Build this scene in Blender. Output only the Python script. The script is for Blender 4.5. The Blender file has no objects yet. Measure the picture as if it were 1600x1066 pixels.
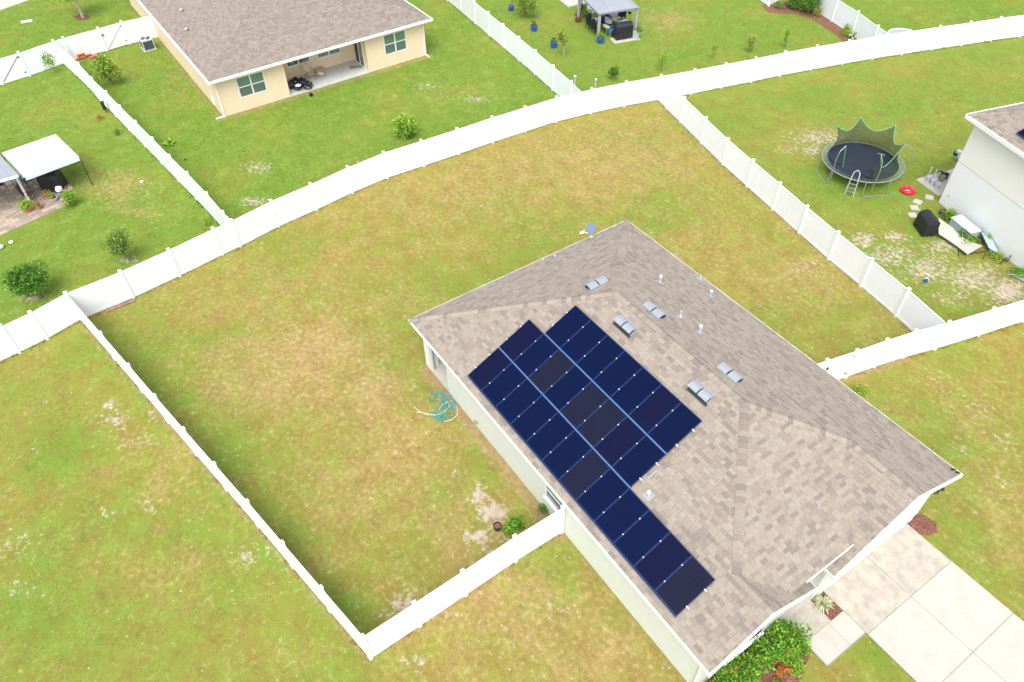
import bpy, math, random
import numpy as np
from mathutils import Vector, Matrix
R_ = math.radians
scene = bpy.context.scene
COL = scene.collection

# ------------------------------------------------------------------ camera
CF, CH = 1177.5514, 25.4717                      # focal length in photo pixels (1600 wide), height in metres
CC = np.array([0.0, 0.0, CH])
CR = np.array([0.56461547, 0.82525879, -0.01254187])
CU = np.array([-0.58786883, 0.41277413, 0.69572103])
CFW = np.array([-0.57932686, 0.38544189, -0.71820258])
cam_d = bpy.data.cameras.new('camera')
cam = bpy.data.objects.new('camera', cam_d); COL.objects.link(cam)
cam_d.sensor_width = 36; cam_d.lens = CF * 36 / 1600; cam_d.clip_end = 4000; cam_d.clip_start = .5
m = Matrix(((CR[0], CU[0], -CFW[0], 0), (CR[1], CU[1], -CFW[1], 0), (CR[2], CU[2], -CFW[2], CH), (0, 0, 0, 1)))
cam.matrix_world = m
scene.camera = cam

# ------------------------------------------------------------------ light
SUN_EL, SUN_AZ = R_(60), math.atan2(-0.62, 0.72)    # direction towards the sun (x, y)
w = bpy.data.worlds.new('World'); scene.world = w; w.use_nodes = True
nt = w.node_tree; nt.nodes.clear()
sky = nt.nodes.new('ShaderNodeTexSky'); sky.sky_type = 'NISHITA'; sky.sun_disc = False
sky.sun_elevation = SUN_EL; sky.sun_rotation = math.pi / 2 - SUN_AZ
sky.dust_density = 3.0; sky.ozone_density = 1.0
hs = nt.nodes.new('ShaderNodeHueSaturation'); hs.inputs['Saturation'].default_value = 0.38
bg = nt.nodes.new('ShaderNodeBackground'); bg.inputs['Strength'].default_value = 0.15
wo = nt.nodes.new('ShaderNodeOutputWorld')
nt.links.new(sky.outputs[0], hs.inputs['Color']); nt.links.new(hs.outputs[0], bg.inputs['Color']); nt.links.new(bg.outputs[0], wo.inputs[0])
sd = bpy.data.lights.new('sun', 'SUN'); sd.energy = 1.1; sd.angle = R_(40); sd.color = (1.0, 0.975, 0.935)
so = bpy.data.objects.new('sun', sd); COL.objects.link(so)
sdir = Vector((math.cos(SUN_EL) * math.cos(SUN_AZ), math.cos(SUN_EL) * math.sin(SUN_AZ), math.sin(SUN_EL)))
so.rotation_euler = sdir.to_track_quat('Z', 'Y').to_euler(); so.location = (0, 0, 40)
vs = scene.view_settings
vs.view_transform = 'Standard'; vs.look = 'None'; vs.exposure = 1.06; vs.gamma = 1; vs.use_curve_mapping = False
scene.render.engine = 'CYCLES'
scene.cycles.max_bounces = 6; scene.cycles.transparent_max_bounces = 12

# ------------------------------------------------------------------ placing helpers (photo pixel -> point of the place)
def ray(x, y): return CFW + CR * (x - 800) / CF - CU * (y - 533) / CF
def P(x, y, z=0.0):
    d = ray(x, y); t = (z - CH) / d[2]; p = CC + t * d
    return Vector((p[0], p[1], p[2]))
def V2(p): return Vector((p[0], p[1]))

# ------------------------------------------------------------------ object helpers
def tag(o, label=None, cat=None, group=None, kind=None):
    if label: o['label'] = label
    if cat: o['category'] = cat
    if group: o['group'] = group
    if kind: o['kind'] = kind
    return o
def thing(name, label, cat, loc=(0, 0, 0), rz=0, group=None):
    o = bpy.data.objects.new(name, None); COL.objects.link(o)
    o.location = loc; o.rotation_euler = (0, 0, rz); o.empty_display_size = .3
    return tag(o, label, cat, group)
class MB:
    def __init__(s): s.v = []; s.f = []; s.m = []
    def poly(s, pts, m=0):
        b = len(s.v); s.v += [tuple(p) for p in pts]; s.f.append(tuple(range(b, b + len(pts)))); s.m.append(m)
    def box(s, x0, x1, y0, y1, z0, z1, m=0, mt=None):
        c = [(x0, y0, z0), (x1, y0, z0), (x1, y1, z0), (x0, y1, z0), (x0, y0, z1), (x1, y0, z1), (x1, y1, z1), (x0, y1, z1)]
        if mt is not None: c = [tuple(mt @ Vector(p)) for p in c]
        b = len(s.v); s.v += c
        for f in ((0, 3, 2, 1), (4, 5, 6, 7), (0, 1, 5, 4), (1, 2, 6, 5), (2, 3, 7, 6), (3, 0, 4, 7)):
            s.f.append(tuple(b + i for i in f)); s.m.append(m)
        return s
    def bar(s, a, b_, w, h=None, m=0):        # box beam between two points
        a = Vector(a); b_ = Vector(b_); d = b_ - a; L = d.length
        q = d.to_track_quat('X', 'Z').to_matrix().to_4x4(); q.translation = a
        h = h or w
        return s.box(0, L, -w / 2, w / 2, -h / 2, h / 2, m, q)
    def tube(s, pts, r, n=8, m=0, closed=False):
        pts = [Vector(p) for p in pts]; k = len(pts); rings = []
        rr = r if isinstance(r, (list, tuple)) else [r] * k
        up = None
        for i, p in enumerate(pts):
            if closed: t = pts[(i + 1) % k] - pts[i - 1]
            else: t = pts[min(i + 1, k - 1)] - pts[max(i - 1, 0)]
            t.normalize()
            if up is None: up = Vector((0, 0, 1)) if abs(t.z) < .9 else Vector((1, 0, 0))
            x = t.cross(up); x.normalize(); y = x.cross(t); up = y
            b = len(s.v)
            for j in range(n):
                a = 2 * math.pi * j / n; s.v.append(tuple(p + (x * math.cos(a) + y * math.sin(a)) * rr[i]))
            rings.append(b)
        for i in range(k if closed else k - 1):
            A, B = rings[i], rings[(i + 1) % k]
            for j in range(n):
                s.f.append((A + j, A + (j + 1) % n, B + (j + 1) % n, B + j)); s.m.append(m)
        if not closed:
            s.f.append(tuple(rings[0] + j for j in range(n))[::-1]); s.m.append(m)
            s.f.append(tuple(rings[-1] + j for j in range(n))); s.m.append(m)
        return s
    def lathe(s, prof, n=20, m=0, c=(0, 0, 0), mt=None):     # prof: list of (r, z)
        c = Vector(c); b = len(s.v)
        for r, z in prof:
            for j in range(n):
                a = 2 * math.pi * j / n; p = c + Vector((r * math.cos(a), r * math.sin(a), z))
                if mt is not None: p = mt @ p
                s.v.append(tuple(p))
        for i in range(len(prof) - 1):
            for j in range(n):
                s.f.append((b + i * n + j, b + i * n + (j + 1) % n, b + (i + 1) * n + (j + 1) % n, b + (i + 1) * n + j)); s.m.append(m)
        s.f.append(tuple(b + j for j in range(n))[::-1]); s.m.append(m)
        e = b + (len(prof) - 1) * n; s.f.append(tuple(e + j for j in range(n))); s.m.append(m)
        return s
    def prism(s, pts, z0, z1, m=0):            # plan polygon, counterclockwise
        n = len(pts); b = len(s.v)
        s.v += [(p[0], p[1], z0) for p in pts] + [(p[0], p[1], z1) for p in pts]
        s.f.append(tuple(b + i for i in range(n))[::-1]); s.m.append(m)
        s.f.append(tuple(b + n + i for i in range(n))); s.m.append(m)
        for i in range(n):
            j = (i + 1) % n; s.f.append((b + i, b + j, b + n + j, b + n + i)); s.m.append(m)
        return s
    def leaf(s, p, d, L, wd, up, bend=.25, m=0):   # bent leaf: 2 quads
        side = d.cross(up)
        if side.length < 1e-4: side = Vector((1, 0, 0))
        side.normalize()
        a = p + d * L * .5 + up * L * .08; e = p + d * L - up * L * bend
        b = len(s.v)
        s.v += [tuple(p), tuple(a - side * wd / 2), tuple(a + side * wd / 2), tuple(e)]
        s.f += [(b, b + 1, b + 2), (b + 1, b + 3, b + 2)]; s.m += [m, m]
    def build(s, name, mats, parent=None, loc=None, smooth=False):
        me = bpy.data.meshes.new(name); me.from_pydata(s.v, [], s.f)
        if not isinstance(mats, (list, tuple)): mats = [mats]
        for a in mats: me.materials.append(a)
        if len(mats) > 1: me.polygons.foreach_set('material_index', s.m)
        if smooth: me.polygons.foreach_set('use_smooth', [True] * len(me.polygons))
        me.update()
        return link(name, me, parent, loc)
def link(name, me, parent=None, loc=None):
    o = bpy.data.objects.new(name, me); COL.objects.link(o)
    if parent: o.parent = parent
    if loc is not None: o.location = loc
    return o

# ------------------------------------------------------------------ materials
def lin(r, g, b): return tuple((c / 255 / 12.92) if c / 255 <= .04045 else ((c / 255 + .055) / 1.055) ** 2.4 for c in (r, g, b))
def mat(name, col, rough=.6, var=.12, scale=6, bump=0, metal=0, spec=.5, island=0, obj=0, coat=0, fine=0, coords='Object'):
    M = bpy.data.materials.new(name); M.use_nodes = True; t = M.node_tree; N = t.nodes; L = t.links
    b = N['Principled BSDF']; b.inputs['Roughness'].default_value = rough; b.inputs['Metallic'].default_value = metal
    b.inputs['Specular IOR Level'].default_value = spec; b.inputs['Coat Weight'].default_value = coat
    tc = N.new('ShaderNodeNewGeometry') if coords == 'World' else N.new('ShaderNodeTexCoord')
    vec = tc.outputs['Position'] if coords == 'World' else tc.outputs['Object']
    n = N.new('ShaderNodeTexNoise'); n.inputs['Scale'].default_value = scale; n.inputs['Detail'].default_value = 6; n.inputs['Roughness'].default_value = .62
    L.new(vec, n.inputs['Vector'])
    mr = N.new('ShaderNodeMapRange'); mr.inputs[1].default_value = .25; mr.inputs[2].default_value = .75
    mr.inputs[3].default_value = 1 - var; mr.inputs[4].default_value = 1 + var
    L.new(n.outputs['Fac'], mr.inputs[0]); val = mr.outputs[0]
    def mul(a, o_, lo, hi):
        r = N.new('ShaderNodeMapRange'); r.inputs[3].default_value = lo; r.inputs[4].default_value = hi; L.new(o_, r.inputs[0])
        x = N.new('ShaderNodeMath'); x.operation = 'MULTIPLY'; L.new(a, x.inputs[0]); L.new(r.outputs[0], x.inputs[1]); return x.outputs[0]
    if island:
        g = tc if coords == 'World' else N.new('ShaderNodeNewGeometry'); val = mul(val, g.outputs['Random Per Island'], 1 - island, 1 + island)
    if obj:
        oi = N.new('ShaderNodeObjectInfo'); val = mul(val, oi.outputs['Random'], 1 - obj, 1 + obj)
    if fine:
        n2 = N.new('ShaderNodeTexNoise'); n2.inputs['Scale'].default_value = scale * 9; n2.inputs['Detail'].default_value = 3; L.new(vec, n2.inputs['Vector'])
        val = mul(val, n2.outputs['Fac'], 1 - fine, 1 + fine)
    vm = N.new('ShaderNodeVectorMath'); vm.operation = 'SCALE'; vm.inputs[0].default_value = col[:3]; L.new(val, vm.inputs['Scale'])
    L.new(vm.outputs[0], b.inputs['Base Color'])
    if bump:
        bp = N.new('ShaderNodeBump'); bp.inputs['Strength'].default_value = bump; bp.inputs['Distance'].default_value = .02
        n3 = N.new('ShaderNodeTexNoise'); n3.inputs['Scale'].default_value = scale * 5; n3.inputs['Detail'].default_value = 4
        L.new(vec, n3.inputs['Vector']); L.new(n3.outputs['Fac'], bp.inputs['Height']); L.new(bp.outputs[0], b.inputs['Normal'])
    return M
VINYL = mat('white_vinyl', (.82, .84, .87), .35, .03, 2, spec=.4, coords='World')
WHITE = mat('white_paint', (.80, .80, .79), .5, .03, 3)
WALL = mat('pale_green_stucco', (.62, .65, .58), .85, .04, 3, bump=.3, fine=.03)
WALLW = mat('white_stucco', (.72, .74, .70), .85, .04, 3, bump=.3, fine=.03)
PEACH = mat('peach_stucco', (.80, .63, .45), .85, .04, 2, bump=.3, fine=.03)
CREAM = mat('cream_stucco', (.78, .765, .72), .85, .03, .6, bump=.3, fine=.03)
CREAM2 = mat('grey_white_stucco', (.77, .775, .775), .85, .03, .6, bump=.3, fine=.03)
CONC = mat('pale_concrete', (.47, .436, .378), .85, .10, 1.6, bump=.2, fine=.08, coords='World')
CONCD = mat('weathered_concrete', (.415, .375, .31), .85, .24, 2.6, bump=.2, fine=.12, coords='World')
SLABG = mat('grey_patio_slab', (.58, .59, .57), .8, .08, 1.2, bump=.2, fine=.06)
PAVER = mat('tan_paver', (.37, .29, .23), .85, .10, 3, bump=.2, obj=.28, fine=.1)
GLASS = mat('window_glass', (.10, .15, .14), .08, .15, 1.2, spec=.9, coat=.5)
GLASSG = mat('green_tinted_glass', (.14, .22, .18), .10, .15, 1.2, spec=.8, coat=.3)
JOINT = mat('joint_concrete', (.25, .23, .20), .9)
DARK = mat('dark_opening', (.03, .03, .035), .5)
BLACK = mat('black_cover', (.018, .019, .023), .55, .3, 5, bump=.4, spec=.4)
BLACKM = mat('black_metal', (.02, .02, .022), .4)
GREYM = mat('galvanised_metal', (.42, .44, .46), .4, .08, 8, metal=.6)
VENTM = mat('vent_grey_metal', (.36, .39, .42), .35, .06, 9, metal=.3)
PIPEW = mat('white_pipe', (.50, .52, .55), .45)
BLUE = mat('cobalt_glaze', (.01, .09, .42), .2, .12, 6, coat=.6)
TERRA = mat('terracotta', (.48, .17, .09), .8, .15, 10, island=.2)
MULCH = mat('brown_mulch', (.20, .085, .055), .95, .3, 9, bump=.8, fine=.3)
CHIP = mat('mulch_chip', (.23, .105, .07), .95, .2, 9, island=.5)
TURQ = mat('turquoise_hose', (.01, .34, .37), .4, .15, 20)
HOSEW = mat('cream_hose', (.66, .62, .42), .45)
RED = mat('red_vinyl_float', (.70, .012, .03), .3, .1, 6)
GREENTUBE = mat('green_tube', (.16, .55, .26), .5)
NAVY = mat('navy_cloth', (.012, .018, .07), .8, .3, 8)
BLUEC = mat('blue_cloth', (.01, .10, .38), .7, .2, 8)
CANV = mat('white_canvas', (.70, .70, .76), .7, .02, 2)
GROOF = mat('grey_metal_roof', (.36, .38, .42), .35, .06, 3, metal=.3)
BROWN = mat('brown_wood', (.13, .06, .035), .7, .2, 8)
BARK = mat('bark', (.21, .15, .10), .9, .25, 12, bump=.5)
BARKL = mat('pale_bark', (.45, .38, .30), .9, .2, 12)
def leafm(name, c, isl=.45): return mat(name, c, .6, .35, 1.6, island=isl, spec=.3)
LF_DK = leafm('dark_leaf', (.065, .175, .02)); LF_MID = leafm('mid_leaf', (.12, .26, .028)); LF_LT = leafm('light_leaf', (.21, .40, .035))
LF_YEL = leafm('yellow_green_leaf', (.30, .38, .04)); LF_OLV = leafm('olive_leaf', (.15, .19, .05)); LF_RED = leafm('red_orange_leaf', (.55, .13, .03))
LF_GREY = leafm('variegated_leaf', (.42, .48, .26), .3)
LF_SH = leafm('clusia_leaf', (.13, .33, .03))
# roof shingles: six shades of one blend
def shade(name, c): return mat(name, c, .92, .10, 14, bump=.15, spec=.25, fine=.10, coords='World')
SH_TAN = [shade('tan_shingle_' + n, c) for n, c in (('sand', (0.301, 0.259, 0.211)), ('buff', (0.285, 0.242, 0.196)), ('taupe', (0.260, 0.220, 0.182)), ('umber', (0.219, 0.184, 0.156)), ('rose', (0.242, 0.199, 0.171)), ('pale', (0.317, 0.274, 0.226)))]
SH_BRN = [shade('brown_shingle_' + n, c) for n, c in (('a_tone', (0.272, 0.231, 0.196)), ('b_tone', (0.249, 0.210, 0.180)), ('c_tone', (0.219, 0.181, 0.158)), ('d_tone', (0.289, 0.246, 0.208)), ('e_tone', (0.259, 0.219, 0.186)), ('f_tone', (0.237, 0.197, 0.168)))]
DECK = mat('roof_felt', (.10, .085, .075), .95)

# ------------------------------------------------------------------ ground
def blob(px, py, rx, ry, amt, kind, rot=0):
    c = P(px, py); ex = (P(px + rx, py) - c); ey = (P(px, py + ry) - c)
    return (c.x, c.y, ex.x, ex.y, ey.x, ey.y, amt, kind)
B = []
# lush = 0, dry = 1, sand = 2, bright grass = 3
for a in [(170, 520, 60, 40, .5, 0), (240, 570, 60, 70, .75, 0), (300, 640, 70, 60, .8, 0), (350, 700, 60, 60, .7, 0), (400, 760, 60, 60, .5, 0), (460, 850, 45, 70, .7, 0), (540, 940, 60, 50, .75, 0),
          (640, 890, 60, 45, .45, 0), (590, 960, 30, 25, .5, 0), (760, 430, 110, 40, .5, 0), (700, 470, 110, 40, .5, 0), (850, 380, 90, 50, .5, 0), (1010, 340, 90, 40, .6, 0), (640, 500, 60, 40, .4, 0), (640, 590, 60, 50, .45, 0), (760, 690, 70, 60, .4, 0),
          (830, 760, 40, 60, .4, 0), (700, 740, 60, 60, .3, 0), (900, 880, 90, 50, .45, 0), (980, 950, 60, 50, .4, 0), (350, 510, 60, 50, .2, 0), (1280, 500, 80, 40, .35, 0), (1190, 480, 90, 40, .3, 0), (420, 380, 90, 30, .4, 0),
          (1380, 640, 60, 30, .5, 0), (1500, 860, 60, 60, .5, 0), (1470, 700, 60, 40, .4, 0), (1450, 860, 40, 40, .5, 0), (1380, 1010, 60, 60, .8, 0), (90, 700, 90, 70, .5, 0), (60, 960, 80, 90, .8, 0), (330, 830, 100, 60, .35, 0), (360, 900, 60, 50, .3, 0),
          (730, 60, 70, 50, .5, 0), (650, 100, 90, 40, .3, 0), (1460, 220, 120, 50, .5, 0), (1330, 290, 120, 40, .5, 0), (1500, 170, 90, 30, .4, 0), (1440, 400, 100, 60, .4, 0), (1300, 310, 60, 40, .5, 0),
          (240, 150, 90, 90, .5, 0), (180, 240, 120, 90, .3, 0), (1250, 130, 70, 40, .2, 0)]: B.append(blob(*a))
for a in [(505, 540, 70, 40, 1.0, 1), (430, 600, 120, 60, .55, 1), (590, 610, 50, 40, 1.0, 1), (650, 480, 80, 30, .3, 1), (420, 560, 110, 60, .4, 1), (720, 300, 200, 50, .35, 1), (1000, 250, 120, 60, .4, 1), (1060, 380, 100, 50, .3, 1), (1260, 440, 90, 50, .5, 1),
          (800, 950, 170, 80, .6, 1), (930, 1020, 130, 60, .5, 1), (640, 690, 90, 60, .6, 1), (560, 760, 110, 60, .4, 1), (700, 820, 80, 50, .35, 1), (250, 880, 160, 60, .3, 1), (270, 720, 80, 80, .4, 1), (180, 290, 60, 25, .8, 1), (220, 330, 60, 25, .4, 1),
          (1040, 30, 60, 25, .6, 1), (700, 150, 90, 20, .3, 1), (1560, 800, 80, 120, .35, 1), (1500, 640, 80, 60, .3, 1), (280, 130, 50, 25, .4, 1), (750, 880, 60, 60, .3, 1), (480, 1030, 100, 30, .3, 1), (870, 250, 100, 40, .3, 1), (440, 450, 100, 50, .25, 1)]: B.append(blob(*a))
for a in [(770, 800, 24, 20, 1.2, 2), (748, 775, 15, 22, 1.0, 2), (745, 838, 26, 14, 1.0, 2), (760, 860, 20, 10, .6, 2), (790, 850, 22, 16, .6, 2), (778, 815, 22, 26, .6, 2), (632, 945, 30, 15, .95, 2), (600, 960, 25, 12, .5, 2), (655, 1035, 30, 14, .6, 2), (640, 925, 12, 8, .8, 2),
          (1390, 400, 60, 26, .66, 2), (1450, 420, 60, 35, .68, 2), (1520, 435, 60, 32, .74, 2), (1575, 455, 40, 28, .9, 2), (1350, 375, 26, 16, .8, 2), (1400, 370, 26, 10, .8, 2), (1470, 385, 40, 14, .7, 2), (1490, 465, 60, 20, .5, 2), (1280, 215, 60, 20, .62, 2), (1235, 232, 40, 10, .5, 2), (1270, 235, 20, 12, .7, 2),
          (172, 632, 15, 10, .85, 2), (180, 655, 30, 22, .6, 2), (240, 650, 14, 12, .55, 2), (215, 690, 36, 18, .45, 2), (385, 870, 16, 16, .75, 2), (235, 790, 20, 20, .5, 2), (30, 850, 60, 40, .36, 2), (30, 920, 50, 30, .36, 2), (170, 800, 20, 10, .5, 2), (400, 860, 60, 30, .35, 2),
          (395, 315, 26, 9, .75, 2), (405, 262, 30, 12, .6, 2), (745, 155, 30, 8, .55, 2), (670, 135, 30, 8, .5, 2), (870, 955, 60, 30, .35, 2), (700, 965, 60, 20, .4, 2), (1530, 640, 30, 30, .35, 2), (1460, 590, 40, 20, .35, 2), (1560, 760, 50, 60, .3, 2), (1570, 690, 40, 24, .4, 2), (1500, 700, 20, 20, .4, 2),
          (650, 600, 14, 12, .35, 2), (715, 735, 14, 14, .5, 2), (50, 465, 26, 8, .8, 2), (200, 407, 20, 8, .7, 2), (128, 26, 14, 5, .9, 2), (1030, 445, 40, 20, .2, 2), (1265, 415, 40, 20, .4, 2), (1560, 475, 40, 12, .5, 2)]: B.append(blob(*a))
B = np.array([b[:7] + (b[7],) for b in B])
def fence_pts(tops, z=1.83): return [P(x, y, z) for x, y in tops]
YP = []
def inside(poly, X, Y):
    r = np.zeros(X.shape, bool); n = len(poly)
    for i in range(n):
        x1, y1 = poly[i]; x2, y2 = poly[(i + 1) % n]
        if y1 == y2: continue
        c = ((y1 > Y) != (y2 > Y)) & (X < (x2 - x1) * (Y - y1) / (y2 - y1) + x1); r ^= c
    return r
DIRT = []   # strips of bare soil along fences and walls, filled below: (x1,y1,x2,y2,width,amount)
def ground_attr(X, Y):
    lush = np.full(X.shape, .5); dry = np.full(X.shape, .1); sand = np.zeros(X.shape)
    for poly, l, d in YP:
        k = inside(poly, X, Y); lush[k] = l; dry[k] = d
    for b in B:
        det = b[2] * b[5] - b[3] * b[4]
        dx, dy = X - b[0], Y - b[1]
        u = (dx * b[5] - dy * b[4]) / det; v = (dy * b[2] - dx * b[3]) / det
        g = np.exp(-(u * u + v * v) * 1.1) * b[6]
        if b[7] == 0: lush = np.where(lush < 1, lush + g * (1 - lush), lush) ; dry = dry * (1 - g * .8)
        elif b[7] == 1: dry = dry + g * (1 - dry)
        else: sand = np.maximum(sand, g)
    soil = np.zeros(X.shape)
    for x1, y1, x2, y2, wd, am in DIRT:
        L2 = (x2 - x1) ** 2 + (y2 - y1) ** 2
        t = np.clip(((X - x1) * (x2 - x1) + (Y - y1) * (y2 - y1)) / L2, 0, 1)
        dd = np.hypot(X - x1 - t * (x2 - x1), Y - y1 - t * (y2 - y1))
        soil = np.maximum(soil, am * np.clip(1.25 - dd / wd, 0, 1))
    return np.stack([np.clip(lush, 0, 1.3), np.clip(dry, 0, 1), np.clip(sand, 0, 1.2), np.clip(soil, 0, 1)], 1)

def grass_mat(name, blade=False):
    M = bpy.data.materials.new(name); M.use_nodes = True; t = M.node_tree; N = t.nodes; L = t.links
    b = N['Principled BSDF']; b.inputs['Roughness'].default_value = .9; b.inputs['Specular IOR Level'].default_value = .15
    at = N.new('ShaderNodeAttribute'); at.attribute_name = 'ground'
    sp = N.new('ShaderNodeSeparateColor'); L.new(at.outputs['Color'], sp.inputs[0])
    geo = N.new('ShaderNodeNewGeometry')
    def noise(sc, det=5, ro=.6, off=0):
        n = N.new('ShaderNodeTexNoise'); n.inputs['Scale'].default_value = sc; n.inputs['Detail'].default_value = det; n.inputs['Roughness'].default_value = ro
        mp = N.new('ShaderNodeVectorMath'); mp.operation = 'ADD'; mp.inputs[1].default_value = (off, off * 2, 0); L.new(geo.outputs['Position'], mp.inputs[0]); L.new(mp.outputs[0], n.inputs['Vector'])
        return n.outputs['Fac']
    def math_(op, a, c, cl=False):
        x = N.new('ShaderNodeMath'); x.operation = op; x.use_clamp = cl
        for i, q in enumerate((a, c)):
            if isinstance(q, (int, float)): x.inputs[i].default_value = q
            else: L.new(q, x.inputs[i])
        return x.outputs[0]
    def rng(v, a, c, lo=0, hi=1):
        r = N.new('ShaderNodeMapRange'); r.inputs[1].default_value = a; r.inputs[2].default_value = c; r.inputs[3].default_value = lo; r.inputs[4].default_value = hi
        r.clamp = True; L.new(v, r.inputs[0]); return r.outputs[0]
    def mix(f, a, c):
        x = N.new('ShaderNodeMix'); x.data_type = 'RGBA'
        L.new(f, x.inputs[0])
        for i, q in ((6, a), (7, c)):
            if isinstance(q, tuple): x.inputs[i].default_value = q + (1,)
            else: L.new(q, x.inputs[i])
        return x.outputs[2]
    nL = noise(.22, 4, .6); nM = noise(1.1, 5, .6, 7); nS = noise(4.5, 5, .65, 3); nF = noise(17, 9, .82, 1); nG = noise(70, 2, .6, 2)
    lush = math_('ADD', sp.outputs[0], math_('MULTIPLY', math_('SUBTRACT', nM, .5), 1.9))
    lush = math_('ADD', lush, math_('ADD', math_('MULTIPLY', math_('SUBTRACT', nS, .5), 1.6), math_('MULTIPLY', math_('SUBTRACT', nF, .5), 1.3)), True)
    lush2 = math_('ADD', lush, math_('MULTIPLY', math_('SUBTRACT', nL, .5), 1.6), True)
    col = mix(lush2, (.298, .232, .054), (.150, .248, .027))
    deep = rng(math_('ADD', lush2, math_('MULTIPLY', nM, .5)), 1.12, 1.45)
    col = mix(math_('MULTIPLY', deep, .5), col, (.095, .21, .028))
    dry = math_('ADD', sp.outputs[1], math_('ADD', math_('MULTIPLY', math_('SUBTRACT', nS, .5), 2.2), math_('MULTIPLY', math_('SUBTRACT', noise(.8, 4, .6, 21), .5), 1.6)))
    dry = rng(math_('ADD', dry, math_('MULTIPLY', math_('SUBTRACT', nF, .5), 1.3)), .22, 1.0)
    col = mix(math_('MULTIPLY', dry, .80), col, (.385, .262, .112))
    straw = rng(math_('ADD', nF, math_('MULTIPLY', nM, .35)), .66, .84)
    col = mix(math_('MULTIPLY', straw, .30), col, (.40, .31, .12))
    weed = rng(math_('ADD', noise(1.9, 4, .6, 31), math_('MULTIPLY', math_('SUBTRACT', nF, .5), .5)), .60, .74)
    col = mix(math_('MULTIPLY', weed, .6), col, (.095, .19, .03))
    soil = math_('ADD', at.outputs['Alpha'], math_('MULTIPLY', math_('SUBTRACT', nS, .5), 1.0))
    soil = rng(soil, .35, .75)
    col = mix(math_('MULTIPLY', soil, .8), col, (.36, .235, .13))
    sand = math_('ADD', sp.outputs[2], math_('MULTIPLY', math_('SUBTRACT', nS, .5), 2.6))
    sand = rng(math_('ADD', sand, math_('MULTIPLY', math_('SUBTRACT', nF, .5), 1.6)), .42, .82)
    fleck = rng(math_('ADD', math_('ADD', nS, math_('MULTIPLY', nF, .5)), math_('MULTIPLY', sp.outputs[1], .10)), .90, 1.0)       # small bare flecks everywhere
    sand = math_('MAXIMUM', sand, math_('MULTIPLY', fleck, .5))
    col = mix(sand, col, (.46, .375, .29))
    br = math_('MULTIPLY', rng(nF, .25, .75, .74, 1.26), rng(nG, .25, .75, .80, 1.20))
    br = math_('MULTIPLY', br, rng(nM, .3, .7, .84, 1.12)); br = math_('MULTIPLY', br, rng(nS, .3, .7, .84, 1.16))
    if blade:
        br = math_('MULTIPLY', br, rng(geo.outputs['Random Per Island'], 0, 1, .92, 1.42))
    sc = N.new('ShaderNodeVectorMath'); sc.operation = 'SCALE'; L.new(col, sc.inputs[0]); L.new(br, sc.inputs['Scale'])
    L.new(sc.outputs[0], b.inputs['Base Color'])
    if not blade:
        bp = N.new('ShaderNodeBump'); bp.inputs['Strength'].default_value = .6; bp.inputs['Distance'].default_value = .05
        L.new(math_('ADD', nF, math_('MULTIPLY', nG, .5)), bp.inputs['Height']); L.new(bp.outputs[0], b.inputs['Normal'])
    return M
GRASS = grass_mat('lawn'); BLADE = grass_mat('grass_blades', True)

# ------------------------------------------------------------------ house numbers (metres)
U0, V0, W, HE, PT = -21.8707, 9.2505, 12.2332, 2.8208, 0.4802
LF, LG, GW, LW, WW = 18.9501, 18.1631, 6.8255, 18.0867, 4.6319
ME = 17.86                                  # middle eave
def H(u, v, z=0): return Vector((U0 + u, V0 + v, z))

F_BACK = [(-48, 530), (0, 508), (45.6, 486.9), (101.3, 456.5), (186.7, 422.8), (262.2, 388.8), (331.9, 355.9), (361, 343), (422.5, 312.5), (484.3, 286.2), (542.5, 259.8), (598.9, 236.9), (657.6, 218.4), (714.1, 200.1), (768.6, 181.9), (820.3, 165.9), (870, 150.5), (925, 137.5), (979, 126.5), (1033.5, 117),
          (1086, 107.7), (1134.9, 98.3), (1181.8, 89.6), (1228, 79.8), (1277.3, 70.9), (1327.9, 62.1), (1375.5, 54), (1422.5, 47), (1470, 40), (1517.9, 33.4), (1564.8, 26.1), (1611, 20), (1656, 14)]
F_LEFT = [(101.3, 456.5), (155.5, 519), (199, 569.2), (240.2, 617.2), (285.2, 669.1), (333.3, 723.8), (384.8, 782.5), (440, 847.1), (500.6, 917.6), (566.1, 994)]
F_FRONTL = [(566.1, 994), (647.4, 941.3), (723, 891.7), (804.8, 837.5), (880, 791.5)]
F_RIGHT = [(1033.5, 117), (1047, 130), (1069.8, 151.2), (1103.2, 182.9), (1138.2, 215.9), (1177.4, 249.5), (1219.5, 285), (1262.1, 321.4), (1310.7, 361.8), (1363.3, 403.5), (1420.7, 450.4), (1480, 502.5)]
F_FRONTR = [(1262, 572), (1293.7, 561.5), (1340.6, 546.3), (1387.5, 529.8), (1433, 515.4), (1485, 501.9), (1554.7, 480.9), (1626, 459), (1700, 436)]
F_LOTL = [(82, 62.6), (101.5, 79), (121.6, 97.9), (142.3, 121.3), (164.7, 142.4), (186.2, 164.7), (210.8, 188.7), (236.9, 214.8), (263.5, 241.9), (291.3, 269), (321.7, 300.7), (347, 329.8), (361, 343)]
F_TOPL = [(-70, 110), (-16, 94), (28, 81), (82, 62.6)]
F_TOPM = [(82, 62.6), (97.5, 57.7), (152, 42.8), (188.5, 32.5), (236, 22)]
F_MID = [(675, -50), (697, -34), (718.5, -17), (740.7, 0.8), (762.8, 18.7), (786.1, 37.3), (810.8, 57.2), (836.4, 78.1), (864.5, 102), (892.7, 126.3), (908, 141)]
F_RR = [(1247, -46), (1277, -22.5), (1309.7, -3), (1342, 17.2), (1372.7, 39.6), (1391, 51.5)]

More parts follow.
